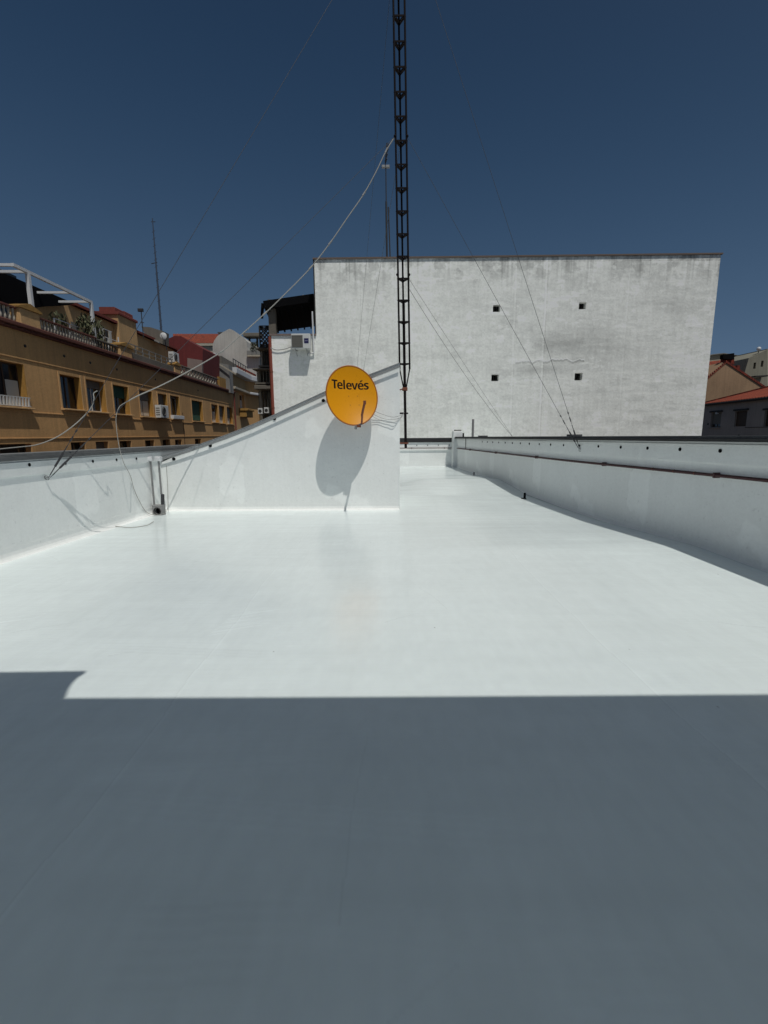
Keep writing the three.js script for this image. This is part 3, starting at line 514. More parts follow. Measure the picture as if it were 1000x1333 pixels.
// roof terrace canopy on the lower part of the party wall building
{
  const q = (px, py, d) => atDepth(px, py, d);
  const t = thing('terrace_canopy', 'black sloping canopy over the neighbour terrace beside the white wall', 'canopy');
  const f0 = q(343.5, 397, 22.2), f1 = q(409.2, 387.5, 22.2), b1 = q(409.2, 421, 28.5), b0 = q(358, 428, 28.5);
  mesh('roof', [quadSlab([f0, f1, b1, b0], .16)], M.black, t);
  mesh('front_board', [beam(f0, f1, .06, .34)], M.black, t);
  mesh('gutter', [beam(f0.clone().add(V(-.05, -.02, 0)), q(341, 412, 24.5), .12, .2)], M.black, t);
  for (let i = 0; i < 6; i++) { const k = (i + .5) / 6; mesh('rafter', [beam(f0.clone().lerp(f1, k).add(V(0, -.2, -.1)), b0.clone().lerp(b1, k).add(V(0, -.2, 0)), .08, .14)], M.black, t); }
  const p = q(356, 437, 22.6); mesh('post', [box(-.16, .16, -.1, 1.55, -.15, .15).translate(p.x, p.y, p.z)], M.stone, t);
  const pl = thing('roof_vent', 'small pale cowl on top of the black canopy', 'vent', q(403, 388, 22.4));
  mesh('body', [chbox(-.12, .2, -.03, .12, -.15, .15, .02)], M.stone, pl); mesh('cap', [chbox(-.3, -.02, .06, .11, -.12, .12, .02)], M.cream, pl);
  // trellis
  const s = thing('trellis_screen', 'dark diagonal lattice screen at the terrace edge below the canopy', 'screen');
  const z = 23.2, a = q(337.5, 424.5, z), b = q(352, 452, z), W = b.x - a.x, H = a.y - b.y;
  mesh('frame', [beam(V(a.x, b.y, a.z), V(a.x, a.y, a.z), .05, .05), beam(V(b.x, b.y, a.z), V(b.x, a.y, a.z), .05, .05), beam(V(a.x, a.y, a.z), V(b.x, a.y, a.z), .05, .05), beam(V(a.x, b.y, a.z), V(b.x, b.y, a.z), .05, .05)], M.dark, s);
  for (let i = -4; i < 5; i++) for (const sg of [1, -1]) { const y0 = b.y + H * (i / 5), P = []; for (const u of [0, 1]) P.push(V(a.x + W * u, y0 + W * (sg > 0 ? u : 1 - u) * 1.1, a.z + .01 * sg)); for (const k of P) k.y = Math.min(Math.max(k.y, b.y), a.y); if (P[0].distanceTo(P[1]) > .2) mesh('slat', [beam(P[0], P[1], .015, .06)], M.dark, s); }
  // shaded street-front balconies of the neighbour
  const bz = 23.6;
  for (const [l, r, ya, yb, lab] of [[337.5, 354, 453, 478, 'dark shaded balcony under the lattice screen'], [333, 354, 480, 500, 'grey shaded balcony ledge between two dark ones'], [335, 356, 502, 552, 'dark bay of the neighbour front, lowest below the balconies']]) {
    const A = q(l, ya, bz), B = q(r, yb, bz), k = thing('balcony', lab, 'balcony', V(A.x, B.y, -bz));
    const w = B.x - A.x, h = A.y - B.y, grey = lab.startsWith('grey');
    mesh('slab', [chbox(-.1, w, h * .9, h, -1.6, .25, .02)], M.stone, k);  // slab extended forward to throw the recess below it into shade
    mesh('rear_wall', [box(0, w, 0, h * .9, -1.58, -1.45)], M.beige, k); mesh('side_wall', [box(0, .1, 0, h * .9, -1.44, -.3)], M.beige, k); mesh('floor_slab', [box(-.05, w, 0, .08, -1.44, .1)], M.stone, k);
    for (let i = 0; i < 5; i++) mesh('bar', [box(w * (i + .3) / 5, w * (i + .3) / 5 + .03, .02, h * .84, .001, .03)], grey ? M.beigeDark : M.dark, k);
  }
}
// aerial on the party wall building
{
  const t = thing('television_aerial', 'thin aerial with a boxed head on the white building roof', 'aerial', atDepth(504, 336, 24));
  const h = py => (336 - py) / 600 * 24 * .97;
  mesh('pole', [bar(V(0, -.5, 0), V(-.03, h(272), 0), .045), bar(V(-.03, h(272), 0), V(-.04, h(232), 0), .025)], M.iron, t);
  mesh('stay', [bar(V(.16, -.3, 0), V(.07, h(278), 0), .03)], M.iron, t);
  mesh('head', [chbox(-.24, .14, h(235), h(232), -.06, .06, .02)], M.galv, t);
  for (let i = 0; i < 4; i++) mesh('element', [bar(V(-.1 + i * .02, h(230) + i * .2, -.2), V(.02 + i * .03, h(230) + i * .2 + .05, .3), .02)], M.iron, t);
  mesh('boom', [bar(V(-.06, h(230), 0), V(.02, h(208), 0), .03)], M.iron, t);
}

// ---------------------------------------------------------------- facades
function frame(p0, p1) {
  const th = Math.atan2(-(p1.z - p0.z), p1.x - p0.x), L = Math.hypot(p1.x - p0.x, p1.z - p0.z), ux = V(Math.cos(th), 0, -Math.sin(th)), uz = V(Math.sin(th), 0, Math.cos(th));
  return { th, L, p0, uz, hit(px, py, off = 0) { const o = p0.clone().addScaledVector(uz, off), r = ray(px, py), t = (o.x * uz.x + o.z * uz.z) / (r.x * uz.x + r.z * uz.z), w = V(r.x * t, EYE + r.y * t, r.z * t); return [w.clone().sub(o).dot(ux), w.y]; },
    place(g) { g.position.set(p0.x, 0, p0.z); g.rotation.y = th; return g; } };
}
function windowIn(t, h, { depth = .26, frameMat = M.frameDark, sill = true, split = 2, shutter = 0, shMat = M.shutter, curtain = 0, sillMat = M.concrete, rail = false, sunlit_jamb = false } = {}) {
  const [x0, x1, y0, y1] = h, fw = .06, zb = -depth;
  const gs = [box(x0, x1, y0, y0 + fw, zb - .05, zb), box(x0, x1, y1 - fw, y1, zb - .05, zb), box(x0, x0 + fw, y0 + fw, y1 - fw, zb - .05, zb), box(x1 - fw, x1, y0 + fw, y1 - fw, zb - .05, zb)];
  for (let i = 1; i < split; i++) { const x = x0 + (x1 - x0) * i / split; gs.push(box(x - .03, x + .03, y0 + fw, y1 - fw, zb - .05, zb)); }
  const w = mesh('window', gs, frameMat, t);
  if (sunlit_jamb) mesh('sunlit_jamb', [box(x1 - .022, x1 - .001, y0 + .001, y1 - .001, zb + .001, .004)], M.sunlitReveal, w);  // orange of the sunlit side put into the colour of this one jamb
  mesh('pane', [box(x0 + fw, x1 - fw, y0 + fw, y1 - fw, zb - .035, zb - .025)], M.glass, w);
  if (shutter) mesh('shutter', [box(x0 + .01, x1 - .01, y1 - (y1 - y0) * shutter, y1 - .005, zb + .005, zb + .035)], shMat, w);
  if (curtain) mesh('curtain', [box(x0 + (x1 - x0) * (1 - curtain), x1 - fw, y0 + fw, y0 + (y1 - y0) * .62, zb - .02, zb - .008)], M.curtain, w);
  if (sill) mesh('sill', [chbox(x0 - .12, x1 + .12, y0 - .07, y0 - .001, -depth + .01, .16, .012)], sillMat, w);
  if (rail) { const gg = [box(x0 - .05, x1 + .05, y0 + .36, y0 + .40, .03, .07), box(x0 - .05, x1 + .05, y0 + .03, y0 + .06, .03, .07)]; mesh('railing', gg, M.frameWhite, w); for (let x = x0; x < x1; x += .16) mesh('baluster', [box(x, x + .07, y0 + .06, y0 + .36, .03, .07)], M.frameWhite, t); }
  return w;
}
function acUnit(label, parentFrame, u, v, w, h, off) {
  const a = thing('air_conditioner', label, 'air conditioner'); parentFrame.place(a);
  const b = new THREE.Vector3(u, v, off).applyAxisAngle(V(0, 1, 0), parentFrame.th); a.position.add(b);
  mesh('casing', [chbox(0, w, 0, h, .06, .42, .02)], M.acWhite, a);
  mesh('fan_guard', [new THREE.CylinderGeometry(h * .38, h * .38, .02, 20).rotateX(Math.PI / 2).translate(w * .4, h * .5, .425)], M.dark, a);
  mesh('fan_ring', [new THREE.TorusGeometry(h * .3, .02, 6, 18).translate(w * .4, h * .5, .437)], M.acGrey, a);
  mesh('side_vent', [0, 1, 2, 3].map(i => box(-.012, -.001, h * (.2 + i * .17), h * (.27 + i * .17), .12, .36)), M.acGrey, a);
  for (const x of [w * .15, w * .8]) mesh('bracket', [beam(V(x, -.02, -off), V(x, -.02, .4), .03, .03)], M.iron, a);
  return a;
}
function leafBush(label, p, s, name = 'potted_plant', pot = true) {
  const t = thing(name, label, 'plant', p);
  if (pot) mesh('pot', [new THREE.CylinderGeometry(.16 * s, .12 * s, .28 * s, 12).translate(0, .14 * s, 0)], M.capOrange, t);
  const gs = [], y0 = pot ? .28 * s : 0;
  for (let i = 0; i < 170; i++) { const a = rnd() * 6.28, rad = Math.sqrt(rnd()) * .34 * s, y = y0 + rnd() * .75 * s; gs.push(new THREE.PlaneGeometry(.05 * s, .15 * s).rotateX(rr(-1, 1)).rotateY(a + rr(-.6, .6)).rotateZ(rr(-.5, .5)).translate(Math.cos(a) * rad * (1.1 - y / s * .4), y, Math.sin(a) * rad * (1.1 - y / s * .4))); }
  mesh('foliage', gs, std(lin(.085, .09, .045), .9), t);
  const st = []; for (let i = 0; i < 5; i++) st.push(bar(V(0, y0 * .8, 0), V(rr(-.2, .2) * s, y0 + rr(.3, .7) * s, rr(-.2, .2) * s), .008 * s, 5)); mesh('stem', st, M.frameDark, t);
}

// ochre building along the street
const BX = -14.0, bp0 = V(BX + .3, 0, -7), bp1 = V(BX - .9, 0, -44), B = frame(bp0, bp1);
{
  const t = thing('ochre_building', 'long ochre apartment house with sunlit windows across the street', 'building'); B.place(t);
  const U1 = B.hit(304, 530)[0], top = (B.hit(20, 427)[1] + B.hit(180, 473)[1] + B.hit(290, 508)[1]) / 3;
  const H = (x0, x1, yt, yb) => { const a = B.hit(x0, (yt + yb) / 2)[0], b = B.hit(x1, (yt + yb) / 2)[0], c = B.hit(x0, yt)[1], d = B.hit(x0, yb)[1]; return [a, b, d, c]; };
  const row = [[-30, 33, 465, 522], [79, 105.5, 486, 527], [113, 137, 492, 532.5], [148, 168, 500, 537], [182, 199, 507, 541], [206, 218, 511.5, 543], [222, 234, 513.5, 545], [250, 264, 521, 549], [275.5, 284, 527, 550], [285.5, 293, 528.5, 552], [295.5, 302.5, 530, 553]].map(q => H(...q));
  const yT = row.slice(1).reduce((s, r) => s + r[3], 0) / 10, yB = row.slice(1).reduce((s, r) => s + r[2], 0) / 10;
  row.forEach((r, i) => { r[3] = i === 0 ? yT + .1 : yT + (r[3] - yT) * .35; r[2] = i === 0 ? yB - .02 : yB + (r[2] - yB) * .35; });
  const low = [[-30, 41], [92, 111], [124.5, 141], [156, 171], [189, 201], [212, 221], [228, 237], [254, 262], [278, 285], [289, 296]].map(([a, b]) => { const q = B.hit(a, 575)[0], p = B.hit(b, 575)[0]; return [q, p, B.hit(160, 574)[1] - 1.4, B.hit(160, 574)[1]]; });
  const lower = low.map(([a, b, c, d]) => [a, b, c - 3.1, d - 3.1]);
  const all = [...row, ...low, ...lower];
  { const gs = [], rows = [row, low, lower]; let yHi = top;
    for (const r of rows) {
      const a = Math.max(...r.map(h => h[3])), b = Math.min(...r.map(h => h[2])); gs.push(box(-1.5, U1, a, yHi, -.34, 0)); let u = -1.5;
      for (const h of r) { gs.push(box(u, h[0], b, a, -.34, 0)); if (a - h[3] > 1e-4) gs.push(box(h[0], h[1], h[3], a, -.34, 0)); if (h[2] - b > 1e-4) gs.push(box(h[0], h[1], b, h[2], -.34, 0)); u = h[1]; }
      gs.push(box(u, U1, b, a, -.34, 0)); yHi = b;
    }
    gs.push(box(-1.5, U1, -15, yHi, -.34, 0)); mesh('wall', gs, M.ochre, t); }
  mesh('body', [box(-1.5, U1 - .02, -14.999, top - .02, -11, -.5)], M.attic, t);
  mesh('end_wall', [box(U1 - .3, U1 - .002, -14.999, top - .03, -11.1, -.341)], M.ochre, t);
  row.forEach((h, i) => windowIn(t, h, { sunlit_jamb: true, curtain: [.3, 0, .0, 0, .7, .4, 0, 0, .4, .5, .5][i], shutter: [.0, 0, .25, .42, .36, .4, .1, .95, .2, .6, .65][i], shMat: i === 3 || i === 7 ? M.green : M.shutter, frameMat: i % 4 === 2 || i > 7 ? M.frameWhite : M.frameDark, rail: i === 0, sillMat: M.ochreLight, split: i === 0 ? 3 : 2 }));
  low.forEach((h, i) => windowIn(t, h, { frameMat: i === 6 ? M.frameWhite : M.frameDark, curtain: i === 6 ? .5 : 0, shutter: i === 2 ? .3 : 0 }));
  lower.forEach(h => windowIn(t, h));
  // string courses and surrounds
  for (const y of [yT + .28, yB - .22, low[0][3] + .18]) mesh('string_course', [chbox(-1.5, U1, y, y + .05, .001, .03, .008)], M.ochre, t);
  for (let i = 1; i < row.length; i++) { const h = row[i]; mesh('surround', [box(h[1] + .001, h[1] + .09, h[2] - .02, h[3] + .1, .001, .025)], M.ochreLight, t); mesh('surround', [box(h[0] - .09, h[0] - .001, h[2] - .02, h[3] + .1, .001, .025)], M.ochreLight, t); }
  mesh('drain_line', [bar(V(B.hit(238, 545)[0], yB + .5, .03), V(B.hit(240, 575)[0], -4, .03), .02)], M.frameDark, t);
  mesh('cornice', [chbox(-1.6, U1 + .15, top, top + .16, -.4, .26, .03), chbox(-1.6, U1 + .1, top - .1, top - .001, -.3, .17, .03)], M.cornice, t);
  for (const px of [35, 84, 117, 151, 200, 255]) { const u = B.hit(px, 470)[0]; mesh('eave_vent', [new THREE.CylinderGeometry(.06, .06, .03, 10).rotateX(Math.PI / 2).translate(u, top - .62, .012)], M.dark, t); }
  mesh('rain_pipe', [bar(V(U1 + .04, -15, .12), V(U1 + .04, top, .12), .07, 10)], M.redPaint, t);
  mesh('terrace_floor', [box(-1.5, U1, top - .02, top + .1, -11, -.401)], M.concrete, t);
  // terrace edge: low walls, piers, balustrades, railings
  const ty = top + .161, uA = px => B.hit(px, 445 + (px - 100) * .27)[0];
  const pier = (p0, p1, h, m = M.ochreLight) => { const a = uA(p0), b = uA(p1); const p = mesh('pier', [chbox(a, b, ty, ty + h, -.36, .1, .02)], m, t); mesh('pier_cap', [prism([[a - .08, ty + h + .001], [b + .08, ty + h + .001], [b + .08, ty + h + .07], [(a + b) / 2, ty + h + .26], [a - .08, ty + h + .07]], .6).translate(0, 0, -.44)], M.capOrange, p); };
  pier(25, 51, .62); pier(155, 170, .55); pier(226, 233, .55);
  const balus = (p0, p1, step, h, mat, rm) => { const a = uA(p0), b = uA(p1), r = mesh('balustrade', [chbox(a, b, ty, ty + .07, -.2, .0, .01), chbox(a, b, ty + h - .07, ty + h, -.2, .0, .01)], rm, t), g = new THREE.LatheGeometry([[.03, 0], [.055, .05], [.06, .14], [.03, .3], [.045, .38], [.05, h - .14]].map(q => new THREE.Vector2(...q)), 8); for (let u = a + .1; u < b; u += step) { const m = mesh('baluster', g.clone(), mat, r); m.position.set(u, ty + .07, -.1); } };
  balus(-30, 25, .22, .62, M.cream, M.cornice); balus(51, 127, .2, .55, M.cream, M.cornice); balus(127, 155, .25, .5, M.stone, M.stone);
  { const a = uA(170), b = uA(226), r = mesh('terrace_railing', [chbox(a, b, ty, ty + .42, -.2, .02, .02)], M.stone, t); const gs = [box(a, b, ty + .86, ty + .9, -.1, -.06), box(a, b, ty + .62, ty + .65, -.1, -.06)]; mesh('rail', gs, M.concrete, r); for (let i = 0; i < 8; i++) { const u = a + (b - a) * i / 7; mesh('post', [box(u - .025, u + .025, ty + .421, ty + .9, -.11, -.05)], M.concrete, r); } }
  { const a = uA(233), b = uA(285), r = mesh('lattice_parapet', [chbox(a, b, ty, ty + .16, -.2, .0, .02), chbox(a, b, ty + .66, ty + .74, -.2, .0, .02)], M.stone, t); for (let u = a; u < b - .3; u += .62) mesh('lattice_block', [beam(V(u, ty + .16, -.1), V(u + .5, ty + .66, -.1), .1, .07), beam(V(u + .5, ty + .16, -.11), V(u, ty + .66, -.11), .1, .07)], M.cream, r); }
  mesh('end_panel', [box(uA(286), uA(303) - .1, ty, ty + .95, -.2, .0)], M.capOrange, t);
  // attic storey set back
  const AO = -2.6, at = (px, py) => B.hit(px, py, AO), a0 = -1.5, a1 = at(258, 478)[0], aTop = (at(120, 408)[1] + at(230, 458)[1]) / 2;
  mesh('attic_wall', [box(a0, a1, top + .1, aTop, -8, AO)], M.attic, t);
  const tiles = []; { const ue = a1 + .3; for (let u = at(92, 385)[0]; u < ue; u += .26) tiles.push(new THREE.CylinderGeometry(.1, .12, 3.2, 8, 1, true, 0, Math.PI).rotateZ(0).rotateX(Math.PI / 2 + .3).rotateY(0).translate(u, aTop + .48, AO - 1.25)); }
  mesh('attic_roof', [box(at(88, 400)[0], a1 + .3, aTop, aTop + .14, AO - 1, AO + .3)], M.redPaint, t);
  const tl = mesh('roof_tiles', tiles, M.tileRed, t); tl.userData.kind = 'stuff';
  { const a = at(149, 440)[0], b = at(172, 440)[0], c = mesh('chimney', [box(a, b, aTop - 1.2, aTop + .55, AO - .9, AO + .35)], M.attic, t); mesh('chimney_cap', [chbox(a - .1, b + .1, aTop + .55, aTop + .72, AO - 1, AO + .45, .03), chbox(a + .02, (a + b) / 2 - .06, aTop + .72, aTop + 1.0, AO - .8, AO + .2, .03), chbox((a + b) / 2 + .06, b - .02, aTop + .72, aTop + 1.05, AO - .8, AO + .2, .03)], M.redPaint, c); }
  // dark glazed veranda under the awning
  { const q = (px, py) => B.hit(px, py, -2.0); mesh('veranda', [box(a0, q(28, 400)[0], top + .3, aTop, AO + .001, -2.05)], M.glass, t);
    mesh('awning', [prism([q(-40, 336), q(97, 395), q(88, 397.5), q(60, 399), q(44, 401), q(-40, 402)], 3.4).translate(0, 0, -5.4)], M.black, t); }
  mesh('side_awning', [beam(V(at(80, 412)[0], ty + 1.25, AO + .05), V(at(112, 430)[0], ty + .8, -1.0), .05, .1)], M.cream, t);
  mesh('terrace_door', [box(at(93, 430)[0], at(101, 430)[0], top + .2, top + 2, AO + .001, AO + .03)], M.shutter, t);
  // white box fence on the terrace
  { const a = B.hit(72, 430, -.7)[0], b = B.hit(155, 450, -.7)[0], r = mesh('terrace_fence', [beam(V(a, ty + .98, -.7), V(b, ty + .98, -.7), .03, .03)], M.whiteMetal, t); for (let i = 0; i < 6; i++) mesh('fence_post', [beam(V(a + (b - a) * i / 5, ty, -.7), V(a + (b - a) * i / 5, ty + (i === 5 ? 1.25 : .98), -.7), .045, .045)], M.whiteMetal, r); }
  // pergola
  const pg = thing('pergola', 'white metal pergola frame on the ochre building terrace', 'pergola'); B.place(pg);
  const PO = -.45, hp = (px, py) => B.hit(px, py, PO), b1 = hp(42, 409), b2 = hp(124, 446), yP = (hp(36.5, 356)[1] + hp(118, 392)[1]) / 2, u1 = (b1[0] + hp(36.5, 356)[0]) / 2, u2 = (b2[0] + hp(118, 392)[0]) / 2, u0 = hp(17, 343)[0];
  for (const u of [u1, u2]) mesh('post', [box(u - .07, u + .07, ty - .02, yP - .05, PO - .07, PO + .07)], M.whiteMetal, pg);
  mesh('post', [box(u0 - .05, u0 + .05, ty, yP - .05, -2.2, -2.1)], M.cream, pg);
  mesh('front_beam', [box(u0 - .05, u2 + .06, yP - .05, yP + .07, PO - .06, PO + .06)], M.whiteMetal, pg);
  mesh('rear_beam', [box(u0 - .05, u2 + .06, yP - .05, yP + .05, -2.3, -2.2)], M.whiteMetal, pg);
  for (const u of [u0, u1, u2 - 1.55, u2 - .03]) mesh('rafter', [box(u - .05, u + .05, yP - .04, yP + .06, -2.19, PO - .061)], M.whiteMetal, pg);
  // things on the terrace
  const W = (u, y, o) => V(u, y, o).applyAxisAngle(V(0, 1, 0), B.th).add(V(bp0.x, 0, bp0.z));
  leafBush('spiky plant beside the capped pier on the ochre terrace', W(uA(56), ty, -.5), .95, 'potted_plant', false);
  leafBush('tall pale plant in an orange pot under the pergola end', W(uA(128), ty, -.5), 1.5);
  leafBush('bushy plant in an orange pot beside the white fence end', W(uA(141), ty, -.55), 1.5);
  leafBush('smaller plant in an orange pot between white fence posts', W(uA(110), ty, -1.1), 1.35);
  const cl = thing('laundry_rack', 'pale laundry hanging on the attic wall behind the pergola', 'laundry'); B.place(cl);
  { const a = at(114, 425)[0], b = at(134, 425)[0]; mesh('rail', [beam(V(a, ty + 1.95, AO + .5), V(b, ty + 1.95, AO + .5), .03, .03)], M.whiteMetal, cl); for (let i = 0; i < 4; i++) { const u = a + (b - a) * (i + .1) / 4; mesh(i % 2 ? 'towel' : 'sheet', [box(u, u + (b - a) * .16, ty + .9 + .2 * (i % 2), ty + 1.93, AO + .48, AO + .52)], i === 2 ? M.dark : M.curtain, cl); } }
  acUnit('white air conditioner hung under a window of the ochre building', B, B.hit(199, 531)[0], yB - .02, 1.15, .78, .06);
  acUnit('pale air conditioner standing on the ochre terrace pier', B, uA(227), ty + .75, .95, .7, -.4);
  const wb = thing('window_box', 'white planter box on a window sill of the ochre building', 'planter'); B.place(wb);
  { const h = row[6]; mesh('box', [chbox(h[0] - .1, h[1] + .15, h[2] + .001, h[2] + .24, -.06, .22, .015)], M.whiteMetal, wb); mesh('soil', [box(h[0] - .07, h[1] + .12, h[2] + .18, h[2] + .25, -.03, .19)], M.dark, wb); }
}

// ---------------------------------------------------------------- farther houses on the street side
function poly(px, d) { return px.map(([a, b]) => { const q = atDepth(a, b, d); return [q.x, q.y]; }); }
function tiledRoof(name, c, parent, mat, n = 26) {           // ribbed roof plane: c = eave start, eave end, ridge end, ridge start
  const gs = [quadSlab(c, .12)], up = c[1].clone().sub(c[0]).cross(c[3].clone().sub(c[0])).normalize();
  const m = mesh(name, gs, mat, parent), rb = [];
  for (let i = 0; i <= n; i++) { const k = i / n; rb.push(bar(c[0].clone().lerp(c[1], k).addScaledVector(up, .02), c[3].clone().lerp(c[2], k).addScaledVector(up, .02), .07, 6)); }
  const q = mesh('tile_ribs', rb, mat, m); q.userData.kind = 'stuff'; return m;
}
{
  const t = thing('maroon_house', 'house with a dark maroon gable wall above the ochre terrace', 'building'), d = 40;
  const o = poly([[206, 449], [214, 443], [228, 437], [236, 438], [264, 454], [264, 520], [206, 520]], d);
  mesh('gable_wall', [prism(o, 4).translate(0, 0, -d - 4)], M.maroon, t);
  const l = poly([[244, 466], [263, 469], [263, 520], [244, 520]], d - .3); mesh('lower_wall', [prism(l, .28).translate(0, 0, -d + .02)], M.pinkGrey, t);
  const e = poly([[234, 436.5], [262, 451], [300, 471], [332, 487], [332, 489.5], [300, 474], [262, 454], [234, 439]], 61); mesh('verge', [prism(e, .5).translate(0, 0, -61.5)], M.tileDark, t);
  const g = thing('grey_gable', 'rough grey stone wall with a slanting top behind the attic roof', 'wall');
  mesh('wall', [prism(poly([[184, 425], [196, 426], [212, 431], [212, 448], [190, 438]], 36), 1).translate(0, 0, -37)], M.stone, g);
  mesh('coping', [prism(poly([[190, 436], [208, 445], [208, 447], [190, 438]], 35.9), .2).translate(0, 0, -36)], M.concrete, g);
  const s = thing('satellite_dish', 'small white satellite dish beside the maroon gable', 'dish', atDepth(214, 438, 34.5));
  mesh('reflector', [new THREE.SphereGeometry(.42, 20, 8, 0, 6.284, 0, .75).rotateX(Math.PI / 2).scale(.85, .85, .5)], M.whiteMetal, s); mesh('mount', [bar(V(0, 0, 0), V(.05, -.9, -.1), .03)], M.iron, s); mesh('feed_arm', [bar(V(0, -.22, .2), V(0, .02, .5), .015)], M.iron, s);
}
{
  const t = thing('tiled_house', 'far house with an orange tiled roof behind the maroon gable', 'building'), d = 72;
  const e0 = atDepth(226, 447, d), e1 = atDepth(284, 447, d), r1 = atDepth(284, 435, d + 6), r0 = atDepth(226, 435, d + 6);
  tiledRoof('roof', [e0, e1, r1, r0], t, M.tile, 34);
  mesh('wall', [box(e0.x, e1.x, -15, e0.y - .1, -d - 8, -d - .3)], M.cream, t); mesh('fascia', [box(e0.x, e1.x, e0.y - .35, e0.y + .02, -d - .25, -d)], M.cream, t);
  const c = atDepth(292, 432, d + 4); mesh('roof_slab', [box(c.x - 1.2, c.x + 1.2, c.y - 1.5, c.y, -d - 6, -d - 5)], M.beigeDark, t); mesh('slab_edge', [box(c.x - 1.35, c.x + 1.3, c.y, c.y + .18, -d - 6.2, -d - 4.9)], M.coping, t);
}
{
  const t = thing('white_gable_house', 'house with a rounded white gable wall above the street', 'building'), d = 62;
  mesh('gable_wall', [prism(poly([[277, 520], [277, 450], [278.5, 444], [283, 437.5], [290, 432.5], [298.5, 428], [304, 430], [311, 435], [318, 439.5], [321, 444], [322, 452], [324, 461], [338, 462], [338, 520]], d), 7).translate(0, 0, -d - 7)], M.whiteOld, t);
  mesh('balcony_ledge', [prism(poly([[322, 462], [339, 462], [339, 464], [322, 464]], d - .6), .6).translate(0, 0, -d + .01)], M.cream, t);
  const a = atDepth(331, 459, d - .3); mesh('planter', [chbox(-.9, .9, -.3, .25, -.2, .2, .03).translate(a.x, a.y, a.z)], M.concrete, t);
  leafBush('green bush in the planter on the white gable house', V(a.x, a.y + .2, a.z), 1.4, 'terrace_bush', false);
  const h = thing('roof_shelter', 'dark flat-topped shelter behind the white gable', 'shelter', atDepth(330, 452, d + 6));
  mesh('post', [box(-.6, -.4, -.5, 1.3, -.2, .2)], M.dark, h); mesh('post', [box(.5, .7, -.5, 1.3, -.2, .2)], M.dark, h); mesh('roof', [chbox(-1.1, 1.2, 1.3, 1.75, -1, 1, .05)], M.stone, h); mesh('back', [box(-.4, .5, -.5, .5, -.3, -.2)], M.stone, h);
}
{ // house at the bend with stepped white cornices
  const p0 = V(-15.25, 0, -47.45), p1 = V(-15.65, 0, -54), f = frame(p0, p1), t = thing('corner_house', 'ochre corner house with white stepped cornices at the street bend', 'building'); f.place(t);
  const L = f.L, yR = f.hit(316, 494)[1], hw = f.hit(315, 520), w = [f.hit(312, 520)[0], f.hit(318, 520)[0], f.hit(315, 532)[1], f.hit(315, 513.5)[1]];
  mesh('wall', [prism(rect(0, L, -15, yR), .3, [rect(...w)]).translate(0, 0, -.3)], M.ochreLight, t); mesh('body', [box(.02, L - .02, -14.999, yR - .02, -9, -.6)], M.attic, t);
  windowIn(t, w, { frameMat: M.frameWhite, split: 2, curtain: .4 });
  mesh('cornice', [chbox(-.2, L + .4, yR, yR + .55, -.4, .75, .05)], M.whiteMetal, t); mesh('lower_cornice', [chbox(-.1, L + .3, yR - 1.5, yR - 1.25, .001, .5, .04)], M.cream, t);
  mesh('roof_terrace', [box(.3, L - .2, yR + .551, yR + 1.7, -6, -.8)], M.stone, t);
  for (let i = 0; i < 6; i++) mesh('terrace_post', [box(.3 + i * L / 6.4, .36 + i * L / 6.4, yR + .551, yR + 1.4, .3, .36)], M.iron, t); mesh('terrace_rail', [box(.3, L, yR + 1.4, yR + 1.46, .3, .36)], M.iron, t);
  const c = w; mesh('balcony', [chbox(c[0] - .5, c[1] + .7, c[2] - .25, c[2] - .02, .001, .9, .04), chbox(c[0] - .4, c[1] + .6, c[2] - .9, c[2] - .251, .001, .75, .04)], M.capOrange, t);
  const k = frame(V(-15.65, 0, -54), V(-14.7, 0, -57.3)), s = mesh('turned_wall', [box(0, 3.6, -15, yR, -8, -.05)], M.ochre, t); s.rotation.y = k.th - f.th; s.position.set(L, 0, 0);
  const s2 = mesh('turned_cornice', [chbox(0, 3.9, yR, yR + .55, -.4, .75, .05), chbox(0, 3.8, yR - 1.5, yR - 1.25, -.04, .5, .04)], M.whiteMetal, t); s2.rotation.y = k.th - f.th; s2.position.set(L + .02, .004, 0);
  const ac = thing('air_conditioner', 'white air conditioner on the corner house terrace behind the cable', 'air conditioner', atDepth(273, 468.5, 45.6));
  mesh('casing', [chbox(0, .72, 0, .58, 0, .35, .02)], M.acWhite, ac); mesh('fan_guard', [new THREE.CylinderGeometry(.17, .17, .02, 16).rotateX(Math.PI / 2).translate(.25, .25, .36)], M.dark, ac);
  const pn = atDepth(266, 483, 45.2), hp = thing('roof_hut', 'pale grey hut under the small air conditioner on the ochre roof', 'hut', V(pn.x, pn.y, pn.z));
  mesh('wall', [prism([[0, -1.6], [2.35, -2], [2.35, .55], [0, 1.0]], 1).translate(0, 0, -1)], M.concrete, hp); mesh('awning', [beam(V(.7, 1.05, .1), V(3.1, -.35, .3), .06, .12)], M.cream, hp);
  for (const [px, py, lab] of [[339, 537, 'pale air conditioner on the dark shaded neighbour front'], [347, 536, 'smaller pale air conditioner beside another on the dark front']]) { const a = thing('air_conditioner', lab, 'air conditioner', atDepth(px - 2, py + 2, 23.5)); mesh('casing', [chbox(0, .22, 0, .28, 0, .15, .01)], M.acWhite, a); mesh('fan_guard', [new THREE.CylinderGeometry(.08, .08, .01, 12).rotateX(Math.PI / 2).translate(.11, .14, .155)], M.dark, a); }
}
